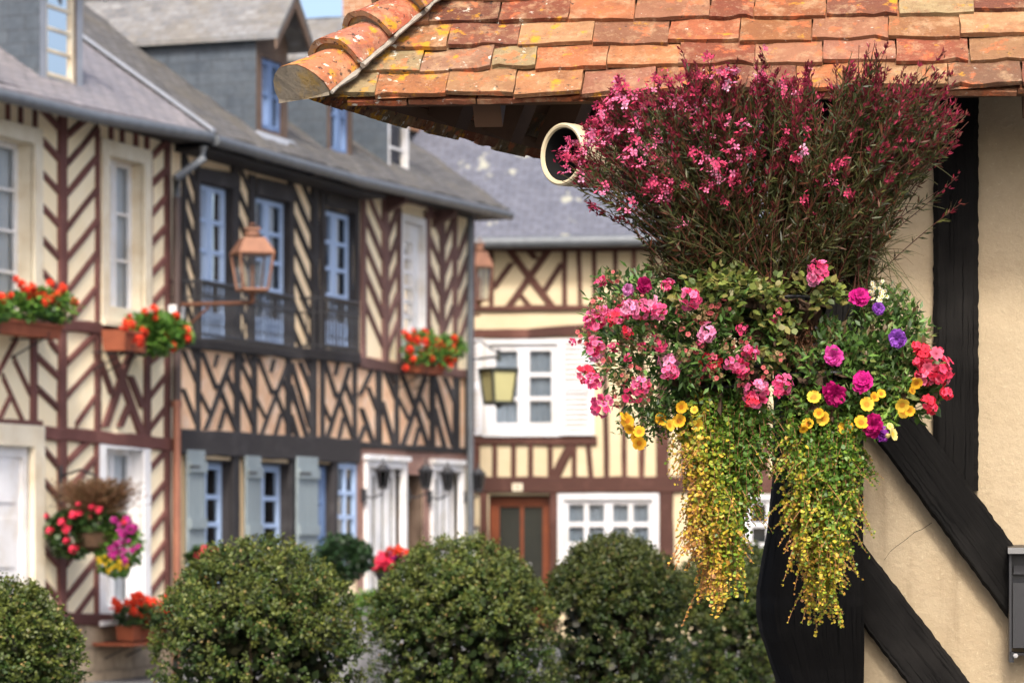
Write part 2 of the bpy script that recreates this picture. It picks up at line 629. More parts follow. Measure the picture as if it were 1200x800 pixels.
def tile_mat():
    """hand-made clay tiles: each tile's own fired colour, orange lichen, black and pale specks"""
    m, nt, new, link = _nodes('clay_tile')
    a = new('ShaderNodeAttribute'); a.attribute_name = 'Col'
    v = coords(nt, 'Object')
    col = mixc(nt, a.outputs['Color'], (.17, .07, .036), ramp(nt, noise_tex(nt, v, 11, 9, .75), [(.46, (0, 0, 0)), (.70, (.8,) * 3)]))
    col = mixc(nt, col, (.50, .34, .19), ramp(nt, noise_tex(nt, v, 15, 8, .72), [(.50, (0, 0, 0)), (.68, (.6,) * 3)]))
    col = mixc(nt, col, (.50, .14, .055), ramp(nt, noise_tex(nt, v, 21, 6, .65), [(.56, (0, 0, 0)), (.64, (.7,) * 3)]))
    col = mixc(nt, col, (.035, .025, .02), ramp(nt, noise_tex(nt, v, 150, 4, .6), [(.62, (0, 0, 0)), (.72, (.75,) * 3)]))
    col = mixc(nt, col, (.58, .42, .28), ramp(nt, noise_tex(nt, v, 75, 5, .7), [(.58, (0, 0, 0)), (.74, (.5,) * 3)]))
    # lichen, thicker towards the hip (object x runs along the eave)
    sep = new('ShaderNodeSeparateXYZ'); link(v, sep.inputs[0])
    mr = new('ShaderNodeMapRange'); mr.inputs[1].default_value = .05; mr.inputs[2].default_value = .75; mr.inputs[3].default_value = .065; mr.inputs[4].default_value = -.02
    link(sep.outputs[0], mr.inputs[0])
    def lich(scale, lo, hi, c, amt, base):
        n = noise_tex(nt, v, scale, 6, .65)
        s = new('ShaderNodeMath'); s.operation = 'ADD'; link(n, s.inputs[0]); link(mr.outputs[0], s.inputs[1])
        return mixc(nt, base, c, ramp(nt, s.outputs[0], [(lo, (0, 0, 0)), (hi, (amt,) * 3)]))
    col = lich(19, .60, .68, (.55, .27, .02), .85, col)
    col = lich(34, .655, .70, (.62, .60, .50), .9, col)
    col = lich(52, .63, .69, (.035, .032, .03), .85, col)
    pits = noise_tex(nt, v, 90, 8, .75)
    h = mixc(nt, noise_tex(nt, v, 26, 10, .75), pits, .5)
    return finish(m, nt, col, .9, h, 1.0, .012, .15)


MT['glass'] = glass()
MT['room_dark'] = M('dark_backing', (.05, .055, .065), rough=.9)  # stand-in backing, the unlit room's shade put into its colour
MT['curtain'] = M('net_curtain', (.80, .81, .82), (.70, .72, .74), 3, .9)
MT['shaded_curtain'] = M('shaded_net_curtain', (.30, .33, .37), (.23, .26, .30), 3, .9)  # darker copy of the net curtain, shade put into its colour
MT['red_timber'] = timber('red_brown_timber', (.105, .040, .034), (.16, .066, .055))
MT['black_timber'] = timber('grey_black_timber', (.022, .020, .022), (.042, .039, .041))
MT['plum_timber'] = timber('plum_timber', (.105, .055, .05), (.16, .09, .08))
MT['dark_red_timber'] = timber('dark_red_timber', (.055, .022, .016), (.095, .038, .027))
MT['tar_timber'] = timber('tarred_timber', (.0035, .0032, .003), (.0075, .007, .0065), 1.0, .8, worn=(.026, .024, .022), spec=.10)
MT['rafter'] = timber('rough_rafter', (.06, .032, .018), (.13, .07, .038), .6)
MT['cream'] = plaster('cream_plaster', (.88, .77, .55), (.84, .71, .47), (.76, .55, .27), .35)
MT['tan_infill'] = plaster('tan_brick_infill', (.76, .54, .36), (.64, .37, .22), (.76, .64, .52), .7, .4, 14, 4)
MT['beige_infill'] = plaster('beige_plaster', (.84, .68, .46), (.78, .60, .38), (.66, .44, .25), .45)
MT['yellow_plaster'] = plaster('yellow_cream_plaster', (.55, .46, .31), (.50, .41, .26), (.46, .37, .24), .4)
MT['hall_plaster'] = plaster('ochre_roughcast', (.42, .338, .225), (.365, .287, .183), (.285, .205, .12), .5, .5, 60, 2.2, (.52, .43, .29))
MT['mauve_masonry'] = plaster('old_brick_render', (.34, .20, .16), (.26, .15, .12), (.42, .30, .24), .6, .5, 18, 4)
MT['stone'] = coursed('pale_stone_blocks', (.46, .37, .26), (.38, .30, .21), (.30, .22, .15), .42, .24, (.30, .24, .17), .02, .6, rough=.9, spec=.15)
MT['slate_red'] = coursed('pinkish_slate', (.27, .25, .26), (.20, .19, .205), (.30, .265, .255), .26, .105, (.10, .095, .10), .016, .8, rough=.5)
MT['slate_mossy'] = coursed('mossy_slate', (.135, .132, .132), (.075, .075, .079), (.175, .165, .155), .24, .10, (.06, .055, .05), .018, 1.0, (.12, .105, .08), .6, .48, .62, .8)
MT['slate_pale'] = coursed('weathered_pale_slate', (.215, .22, .225), (.12, .123, .133), (.26, .255, .245), .15, .09, (.17, .16, .15), .010, 1.0, (.16, .14, .11), .5, .47, .6, .75)
MT['slate_blue'] = coursed('blue_slate', (.12, .128, .165), (.09, .097, .127), (.145, .15, .18), .22, .10, (.06, .06, .07), .010, .5, (.34, .34, .26), .55, .62, .74, .5, spots=(.30, .30, .24))
MT['slate_cheek'] = coursed('slate_cladding', (.075, .093, .115), (.05, .064, .082), (.10, .117, .13), .36, .17, (.045, .05, .06), .007, .5, rough=.55)
MT['brick'] = coursed('chimney_brick', (.36, .15, .075), (.28, .11, .055), (.42, .25, .14), .22, .075, (.46, .36, .25), .014, .5, rough=.85, spec=.15)
MT['zinc'] = M('zinc', (.13, .142, .155), (.085, .095, .105), 7, .5, .1, 30, .5, .2)
MT['lead'] = M('pale_lead', (.30, .32, .36), (.23, .25, .28), 5, .5, .1)
MT['white_paint'] = M('white_paint', (.78, .78, .79), (.68, .67, .65), 3, .55, .12, 30, stain=(.50, .40, .26), stain_amt=.30, stain_scale=3)
MT['bright_white'] = M('shutter_white', (.60, .60, .62), (.52, .52, .53), 3, .6, .12, 30, stain=(.46, .42, .34), stain_amt=.3, stain_scale=3)
MT['cream_paint'] = M('cream_paint', (.74, .68, .54), (.66, .58, .43), 4, .6, .12, 30, stain=(.48, .34, .18), stain_amt=.4, stain_scale=3)
MT['blue_paint'] = M('pale_blue_paint', (.38, .50, .70), (.32, .43, .62), 5, .55, .1, 30)
MT['deep_blue_paint'] = M('faded_blue_paint', (.16, .24, .42), (.12, .19, .34), 5, .55, .1, 30)
MT['slate_blue_paint'] = M('blue_black_paint', (.055, .07, .095), (.04, .05, .07), 5, .6, .1, 30)
MT['grey_paint'] = M('grey_green_paint', (.26, .31, .33), (.19, .23, .245), 4, .7, .25, 25, kind='UV', stretch=(20, 1.5, 1))
MT['brown_paint'] = M('brown_wood', (.16, .11, .08), (.10, .065, .045), 6, .7, .3, 30)
MT['red_door'] = M('red_brown_varnish', (.20, .055, .022), (.13, .035, .016), 4, .4, .15, 25)
MT['copper_pipe'] = M('copper_pipe', (.36, .15, .09), (.25, .10, .065), 3, .45, .1, 20, .5, .3)
MT['brown_pipe'] = M('brown_pipe', (.075, .045, .04), (.05, .035, .03), 3, .5, .1, 20, .5)
MT['copper'] = M('lantern_copper', (.27, .13, .075), (.17, .08, .05), 9, .55, .1, 20, .4, .3)
MT['verdigris'] = M('green_grey_iron', (.035, .038, .03), (.022, .025, .02), 8, .5, .1, 20, .5, .2)
MT['black_iron'] = M('black_iron', (.012, .013, .016), (.022, .022, .026), 12, .45, .1, 30, .5)
MT['rust_iron'] = M('rusty_iron', (.13, .055, .03), (.08, .035, .022), 12, .7, .2, 30, .3)
MT['terracotta'] = M('terracotta', (.30, .09, .045), (.22, .065, .034), 6, .8, .2, 30, .2)
MT['black_box'] = M('charcoal_powder_coat', (.012, .0125, .0145), (.016, .0165, .019), 300, .42, .12, 400, .5)
MT['ivory_plastic'] = M('ivory_plastic', (.52, .44, .29), (.46, .38, .24), 4, .5, .05, 20)
MT['dark_inside'] = M('dark_inside', (.003, .003, .003), rough=.8)
MT['fibre'] = M('coconut_fibre', (.10, .055, .03), (.05, .03, .018), 30, .95, .9, 60)
MT['mortar'] = plaster('hip_mortar', (.46, .38, .27), (.12, .10, .075), (.52, .30, .03), .8, 1.0, 45, 9, (.04, .037, .035))
MT['steel'] = M('steel_bolt', (.5, .5, .5), (.4, .4, .4), 10, .35, .05, 20, .5, .9)
MT['lamp_glass'] = M('ochre_lamp_glass', (.42, .39, .19), (.36, .335, .165), 2, .25)
MT['paving'] = coursed('grey_paving', (.125, .125, .13), (.10, .10, .105), (.085, .085, .088), .32, .18, (.16, .16, .16), .012, .4, rough=.85, spec=.2)
MT['kerb'] = M('granite_kerb', (.20, .20, .205), (.15, .15, .155), 20, .8, .3, 60)
MT['tile'] = tile_mat()
MT['lime'] = plaster('lime_mortar', (.42, .385, .32), (.24, .21, .17), (.20, .17, .13), .6, .8, 60, 14)
MT['dark_pane'] = M('room_dark_pane', (.03, .032, .028), (.02, .022, .02), 2, .12, spec=.6)  # opaque panes, darkness of the room behind put into their colour
# ------------------------------------------------------------------ the ground
def ground():
    mb = MB()
    S = 300
    mb.face([(-S, -S, 0), (S, -S, 0), (S, S, 0), (-S, S, 0)], [(-S, -S), (S, -S), (S, S), (-S, S)])
    g = mb.build('ground', MT['paving'], origin=(0, 0, 0))
    tag(g, 'grey paved village square and street', kind='structure')


ground()
L = Facade((-3.24, 32.4), (.330, .944), (.944, -.330))
R = Facade(((565 - 600) / FP * 44.5, 44.5), (math.cos(math.radians(8)), -math.sin(math.radians(8))), (-math.sin(math.radians(8)), -math.cos(math.radians(8))))
tx = lambda x: L.px(x, 400)[0]
zx = lambda x, y, o=0: L.px(x, y, o)[1]


def pavement():
    mb = MB()
    t0, t1 = tx(0) - 3, tx(553)
    mb.prism([L.pt(t0, .12, .02), L.pt(t1, .12, .02), L.pt(t1, .12, 1.5), L.pt(t0, .12, 1.5)], [L.pt(t0, -.02, .02), L.pt(t1, -.02, .02), L.pt(t1, -.02, 1.5), L.pt(t0, -.02, 1.5)], None, [(t0, 0), (t1, 0), (t1, 1.5), (t0, 1.5)])
    p = mb.build('pavement', MT['paving'])
    tag(p, 'raised grey pavement along the row of timbered houses', kind='structure')
    mb = MB()
    mb.prism([L.pt(t0, .125, 1.503), L.pt(t1, .125, 1.503), L.pt(t1, .125, 1.65), L.pt(t0, .125, 1.65)], [L.pt(t0, -.02, 1.503), L.pt(t1, -.02, 1.503), L.pt(t1, -.02, 1.65), L.pt(t0, -.02, 1.65)])
    k = mb.build('kerb', MT['kerb'])
    tag(k, 'granite kerb edging the pavement by the houses', kind='structure')


pavement()


def roof_slab(F, house, t0, t1, oe, z0e, z1e, pitch, run, mat, th=.09, name='roof', rough=.006):
    """saddle roof over a row: eave at oe with heights z0e, z1e at the two ends, ridge run metres behind"""
    mb = MB()
    k = math.tan(pitch)
    n = max(2, int((t1 - t0) / .22))
    m = 20
    dz = [[random.uniform(-rough, rough) for _ in range(m + 1)] for _ in range(n + 1)]
    def P(i, j, dn=0):
        t = t0 + (t1 - t0) * i / n
        ze = z0e + (z1e - z0e) * i / n
        r = run * j / m
        return F.pt(t, ze + r * k + dz[i][j] - dn, oe - r), (t, r / math.cos(pitch))
    for i in range(n):
        for j in range(m):
            q = [P(i, j), P(i + 1, j), P(i + 1, j + 1), P(i, j + 1)]
            mb.face([a for a, b in q], [b for a, b in q])
            q = [P(i, j, th), P(i + 1, j, th), P(i + 1, j + 1, th), P(i, j + 1, th)]
            mb.face([a for a, b in reversed(q)], [b for a, b in reversed(q)])
        mb.face([P(i, 0, th)[0], P(i + 1, 0, th)[0], P(i + 1, 0)[0], P(i, 0)[0]])
    for i in (0, n):
        for j in range(m):
            mb.face([P(i, j, th)[0], P(i, j + 1, th)[0], P(i, j + 1)[0], P(i, j)[0]])
    def Q(i, r):
        t = t0 + (t1 - t0) * i
        ze = z0e + (z1e - z0e) * i
        return F.pt(t, ze + (run * 2 - r) * k, oe - r)
    mb.face([Q(0, run), Q(1, run), Q(1, run * 2), Q(0, run * 2)], [(0, 0), (8, 0), (8, 4), (0, 4)])
    return mb.build(name, mat, house, weld=False)


def house_body(F, house, t0, t1, zt, openings, mat, zb=0.0, depth=6.0, mat_base=None, zbase=None, gable=None):
    mb = MB()
    wall_mesh(F, t0, t1, zb if zbase is None else zbase, zt, openings, mb)
    for t in (t0, t1):
        mb.face([F.pt(t, zb, 0), F.pt(t, zt, 0), F.pt(t, zt, -depth), F.pt(t, zb, -depth)], [(0, zb), (0, zt), (depth, zt), (depth, zb)])
        if gable:
            mb.face([F.pt(t, zt, 0), F.pt(t, zt + gable, -depth / 2), F.pt(t, zt, -depth)], [(0, zt), (depth / 2, zt + gable), (depth, zt)])
    mb.face([F.pt(t0, zb, -depth), F.pt(t1, zb, -depth), F.pt(t1, zt, -depth), F.pt(t0, zt, -depth)], [(t0, zb), (t1, zb), (t1, zt), (t0, zt)])
    w = mb.build('wall', mat, house, weld=False)
    if mat_base:
        mb = MB()
        wall_mesh(F, t0, t1, zb, zbase, [], mb, .012)
        mb.face([F.pt(t0, zbase, .012), F.pt(t1, zbase, .012), F.pt(t1, zbase, -.05), F.pt(t0, zbase, -.05)])
        mb.build('stone_base', mat_base, house, weld=False)
    return w


def gutter(F, house, pts, r=.06, mat='zinc'):
    mb = MB()
    mb.tube(pts, r, 12)
    return mb.build('gutter', MT[mat], house, smooth=True)


def dormer(F, house, x0, x1, yb, yt, of, depth, roofmat, winmats, pitch=46, margin=.12, wtop=.1, rows=3, leaves=2, cheek='slate_cheek', over=.22, ov_e=.10, frame='grey_paint', label=None):
    F2 = Facade((F.pt(0, 0, of).x, F.pt(0, 0, of).y), F.d.to_2d(), F.n.to_2d())
    t0, t1 = F.px(x0, 300, of)[0], F.px(x1, 300, of)[0]
    zb, zt = F.px(x0, yb, of)[1], F.px(x0, yt, of)[1]
    tm = (t0 + t1) / 2
    ap = zt + (t1 - t0) / 2 * math.tan(math.radians(pitch))
    mb = MB()
    rect = (t0 + margin, t1 - margin, zb + .08, zt - wtop)
    wall_mesh(F2, t0, t1, zb - .1, zt, [rect], mb)
    mb.face([F2.pt(t0, zt, 0), F2.pt(t1, zt, 0), F2.pt(tm, ap, 0)])
    d = mb.build('dormer', MT[frame], house, weld=False)
    if label: d['label'] = label
    mb = MB()
    for t in (t0, t1):
        mb.face([F2.pt(t, zb - .1, 0), F2.pt(t, zt, 0), F2.pt(t, zt, -depth), F2.pt(t, zb - .1, -depth)], [(0, zb - .5), (0, zt), (depth, zt), (depth, zb - .5)])
    mb.build('cheek', MT[cheek], d, weld=False)
    mb = MB()
    k = math.tan(math.radians(pitch))
    hw = (t1 - t0) / 2 + ov_e
    th = .06
    for sgn in (-1, 1):
        a = [(tm + sgn * hw, zt - ov_e * k + .03), (tm, ap + .03)]
        pts = lambda dz, o: [F2.pt(a[0][0], a[0][1] + dz, o), F2.pt(a[1][0], a[1][1] + dz, o)]
        L_ = hw / math.cos(math.radians(pitch))
        n = 8
        rowsz = []
        for j in range(n + 1):
            o = over - (over + depth) * j / n
            rowsz.append((pts(random.uniform(-.01, .01), o), pts(-th, o), o))
        for (A, A2, oa), (B, B2, ob) in zip(rowsz, rowsz[1:]):
            mb.face([A[0], B[0], B[1], A[1]], [(-oa, 0), (-ob, 0), (-ob, L_), (-oa, L_)])
            mb.face([A2[0], A2[1], B2[1], B2[0]], [(-oa, 0), (-oa, L_), (-ob, L_), (-ob, 0)])
            mb.face([A[0], A2[0], B2[0], B[0]])
        mb.face([rowsz[0][0][0], rowsz[0][0][1], rowsz[0][1][1], rowsz[0][1][0]])
    mb.build('dormer_roof', MT[roofmat], d, weld=False)
    mb = MB()       # verge boards under the roof edge
    for sgn in (-1, 1):
        A, B = (tm + sgn * (hw - .01), zt - ov_e * k - .035), (tm, ap - .035)
        mb.prism([F2.pt(A[0], A[1] - .10, over - .012), F2.pt(A[0], A[1], over - .012), F2.pt(B[0], B[1], over - .012), F2.pt(B[0], B[1] - .12, over - .012)],
                 [F2.pt(A[0], A[1] - .10, over - .04), F2.pt(A[0], A[1], over - .04), F2.pt(B[0], B[1], over - .04), F2.pt(B[0], B[1] - .12, over - .04)])
    mb.build('verge_board', MT[frame], d, weld=False)
    window(F2, house, rect, winmats, reveal=.07, casing=0, leaves=leaves, rows=rows, name='dormer_window', stile=.055)
    mb = MB()
    mb.prism([F2.pt(t0 - .06, zb - .06, .12), F2.pt(t1 + .06, zb - .06, .12), F2.pt(t1 + .06, zb + .03, .04), F2.pt(t0 - .06, zb + .03, .04)],
             [F2.pt(t0 - .06, zb - .1, .10), F2.pt(t1 + .06, zb - .1, .10), F2.pt(t1 + .06, zb + .0, -.02), F2.pt(t0 - .06, zb + .0, -.02)])
    mb.build('dormer_sill', MT['lead'], d, weld=False)
    return d


def plank_shutter(F, house, x0, x1, y0, y1, mat='grey_paint', out=.035, label=None):
    a, b, z0, z1 = px_rect(F, x0, x1, y0, y1)
    mb = MB()
    n = 4
    for i in range(n):
        p, q = a + (b - a) * i / n + .004, a + (b - a) * (i + 1) / n - .004
        rect_bar(F, mb, p, q, z0 + random.uniform(0, .01), z1, out - .03, out + random.uniform(-.002, .002))
    for f in (.12, .52, .9):
        z = z1 - (z1 - z0) * f
        rect_bar(F, mb, a + .01, b - .01, z - .055, z + .055, out, out + .03)
    s = mb.build('shutter', MT[mat], house)
    h = MB()
    for f in (.12, .9):
        z = z1 - (z1 - z0) * f
        rect_bar(F, h, a - .03, a + (b - a) * .5, z - .012, z + .012, out + .031, out + .037)
    h.build('hinge', MT['black_iron'], s)
    return s


# ------------------------------------------------------------------ red-brown timbered house
def red_house():
    h = empty('timbered_house', L.pt(tx(100), 0), 'timbered house with red-brown chevron timbers on cream plaster and white window casings', 'house', 'half-timbered houses round the square')
    t0, t1 = tx(0) - 3.0, tx(204)
    wm = {'casing': MT['white_paint'], 'reveal': MT['cream_paint'], 'sash': MT['white_paint']}
    wl = {'casing': MT['white_paint'], 'reveal': MT['white_paint'], 'sash': MT['white_paint']}
    wc = {'casing': MT['cream_paint'], 'reveal': MT['cream_paint'], 'sash': MT['white_paint']}
    op = []
    r = list(px_rect(L, -6, 38, 163, 376)); r[0] = r[1] - 1.0; r[2] = zx(16, 372)
    op.append(window(L, h, r, wc, reveal=.2, casing=.15, rows=4, curtain=[(0, 1)]))
    r = px_rect(L, 125, 167, 187, 365)
    op.append(window(L, h, r, wc, reveal=.17, casing=.15, rows=3, curtain=[(0, 1)]))
    r = px_rect(L, 121, 166, 526, 712)
    op.append(window(L, h, r, wl, reveal=.17, casing=.14, rows=3, curtain=[(0, 1)]))
    # door with flat lavender-white panels
    ra = list(px_rect(L, -10, 36, 522, 740)); ra[0] = ra[1] - 1.15; ra[2] = .25
    mb = MB()
    ring(L, mb, ra[0] - .2, ra[1] + .2, ra[2], ra[3] + .2, .2, -.02, .045, False)
    d = mb.build('door_casing', MT['cream_paint'], h)
    mb = MB()
    ring(L, mb, ra[0], ra[1], ra[2], ra[3], .10, -.10, -.03, False)
    rect_bar(L, mb, ra[0] + .1, ra[1] - .1, ra[2], ra[3] - .1, -.10, -.06)
    for zz in (.3, 1.0, 1.6):
        rect_bar(L, mb, ra[0] + .22, ra[1] - .22, ra[2] + zz, ra[2] + zz + .45, -.06, -.048)
    dr = mb.build('door', MT['white_paint'], h)
    mb = MB(); mb.tube([L.pt(ra[0] + .17, 1.15, -.03), L.pt(ra[0] + .17, 1.15, .03), L.pt(ra[0] + .27, 1.15, .03)], .012, 8)
    mb.build('handle', MT['black_iron'], dr)
    op.append(tuple(ra))
    zt = zx(240, 157, .4) - .02
    zb = zx(100, 731)
    house_body(L, h, t0, t1, zt, op, MT['cream'], 0, 6, MT['stone'], zb, 1.9)
    m = MT['red_timber']
    B = lambda kind, rows, name, depth, dw: bars(L, name, m, h, kind, rows, depth, dw)
    B('v', [(72, 128, 71, 726, 9)], 'post', .034, 9)
    B('v', [(113, 150, 113, 376, 4), (38, 388, 38, 496, 7), (113, 385, 113, 505, 6), (171, 398, 171, 514, 7), (195, 160, 195, 722, 6), (175, 190, 175, 376, 3), (112, 520, 112, 722, 4)], 'post', .030, 6)
    B('h', [(-70, 371, 200, 391, 14), (-70, 495, 46, 499, 13), (46, 506, 198, 521, 16), (46, 722, 200, 731, 15), (-70, 98, 200, 152, 9)], 'beam', .038, 12)
    B('v', [(8, 122, 8, 147, 4), (23, 124, 23, 149, 4), (40, 127, 40, 152, 4), (129, 142, 129, 174, 4), (142, 145, 142, 176, 4), (158, 148, 158, 180, 4), (171, 152, 171, 182, 4)], 'stud', .022, 4)
    up = [(46, y, 67, y + 23) for y in (126, 162, 200, 239, 277, 315, 350)]
    up += [(77, a, 113, b) for a, b in ((160, 130), (193, 150), (228, 184), (268, 222), (303, 258), (343, 296), (381, 336))]
    up += [(176, a, 197, b) for a, b in ((185, 163), (217, 196), (252, 227), (286, 262), (322, 298), (357, 333), (388, 366))]
    B('h', up, 'brace', .024, 9.5)
    fr = [(42, 417, 66, 440), (42, 454, 66, 477), (56, 398, 66, 410), (77, 425, 110, 392), (77, 465, 110, 428), (88, 498, 110, 466),
          (19, 396, -8, 446), (2, 441, 26, 494), (15, 420, 34, 460), (11, 464, -2, 492), (174, 425, 192, 410), (174, 466, 193, 441), (174, 503, 193, 478)]
    B('h', fr, 'brace', .024, 9)
    B('v', [(124, 398, 166, 512, 9), (155, 405, 122, 500, 8), (116, 422, 130, 462, 6), (150, 474, 139, 500, 7), (151, 440, 166, 478, 7)], 'brace', .027, 8)
    lo = [(46, y, 65, y + 22) for y in (521, 558, 597, 637, 677)]
    lo += [(77, a, 112, b) for a, b in ((542, 508), (577, 535), (618, 577), (660, 617), (700, 655))] + [(87, 722, 110, 690)]
    lo += [(175, a, 192, b) for a, b in ((549, 530), (588, 566), (625, 602), (660, 636), (695, 671), (722, 706))]
    B('h', lo, 'brace', .024, 9.5)
    # the same framing carries on past the large window
    for xo in (-125,):
        B('v', [(xo, 100, xo, 725, 10), (xo - 50, 95, xo - 50, 725, 9)], 'post', .034, 9)
        B('h', [(xo - 48, y + 34, xo - 3, y, 10) for y in (110, 150, 190, 230, 270, 310, 350, 400, 440, 480)] + [(xo + 3, y, xo + 46, y + 34, 10) for y in (110, 150, 190, 230, 270, 310, 400, 440)] + [(xo - 48, y + 34, xo - 3, y, 10) for y in (520, 560, 600, 640, 680)], 'brace', .024, 9.5)
    mb = MB()
    a, b_, c_, d_ = px_rect(L, 194, 204, 358, 386)
    rect_bar(L, mb, a, b_, c_, d_, .034, .12)
    jb = mb.build('junction_box', MT['white_paint'], h)
    # roof
    ze0 = zx(0, 104, .4) + (zx(0, 104, .4) - zx(240, 157, .4)) / (L.px(0, 100, .4)[0] - L.px(240, 157, .4)[0]) * -3.0
    ze1 = zx(240, 157, .4)
    te = L.px(242, 157, .4)[0]
    roof_slab(L, h, t0 - .1, te, .42, ze0 + .03, ze1 + .03, math.radians(35), 3.42, MT['slate_red'])
    gutter(L, h, [L.pt(t0 - .1, ze0 - .03, .44), L.pt(tx(60), (ze0 * .6 + ze1 * .4) - .035, .44), L.pt(te, ze1 - .03, .44)])
    mb = MB()       # boarded soffit
    mb.prism([L.pt(t0, zt - .06, .36), L.pt(te, zt - .06, .36), L.pt(te, zt - .02, .36), L.pt(t0, zt - .02, .36)], [L.pt(t0, zt - .06, .0), L.pt(te, zt - .06, .0), L.pt(te, zt - .02, .0), L.pt(t0, zt - .02, .0)])
    mb.build('soffit', MT['black_timber'], h)
    dormer(L, h, 47, 97, 98, -45, .05, 2.2, 'slate_pale', {'casing': MT['grey_paint'], 'reveal': MT['brown_paint'], 'sash': MT['cream_paint']}, margin=.13, rows=4, leaves=1, frame='lead', label='slate-clad dormer with cream window')
    return h


red_house()


# ------------------------------------------------------------------ black-timbered house with blue windows
def balcony(F, house, x0, x1, ytop, ybot, out=.34):
    t0, t1 = F.px(x0, 370, out)[0], F.px(x1, 370, out)[0]
    z1 = F.px((x0 + x1) / 2, ytop, out)[1]
    z0 = F.px((x0 + x1) / 2, ybot, out)[1]
    mb = MB()
    for z, r in ((z1, .020), (z1 - .16, .011), (z0 + .04, .014)):
        mb.tube([F.pt(t0, z, 0), F.pt(t0, z, out), F.pt(t1, z, out), F.pt(t1, z, 0)], r, 6)
    n = int((t1 - t0) / .095)
    for i in range(n + 1):
        t = t0 + (t1 - t0) * i / n
        mb.tube([F.pt(t, z0 - .02, out), F.pt(t, z1, out)], .0095, 5)
        if i < n:
            c = t + (t1 - t0) / n / 2
            mb.tube([F.pt(c + .036 * math.cos(a), z1 - .08 + .06 * math.sin(a), out) for a in [2 * math.pi * k / 10 for k in range(11)]], .008, 4)
            mb.tube([F.pt(c + .03 * math.sin(a * 2), z0 + .12 + .35 * a, out + .012 * math.sin(a * 6)) for a in [k / 10 for k in range(11)]], .005, 4)
    for t in (t0, t1):
        for k in range(1, 4):
            mb.tube([F.pt(t, z0, out * k / 4), F.pt(t, z1, out * k / 4)], .008, 5)
    b = mb.build('balcony', MT['black_iron'], house)
    return b


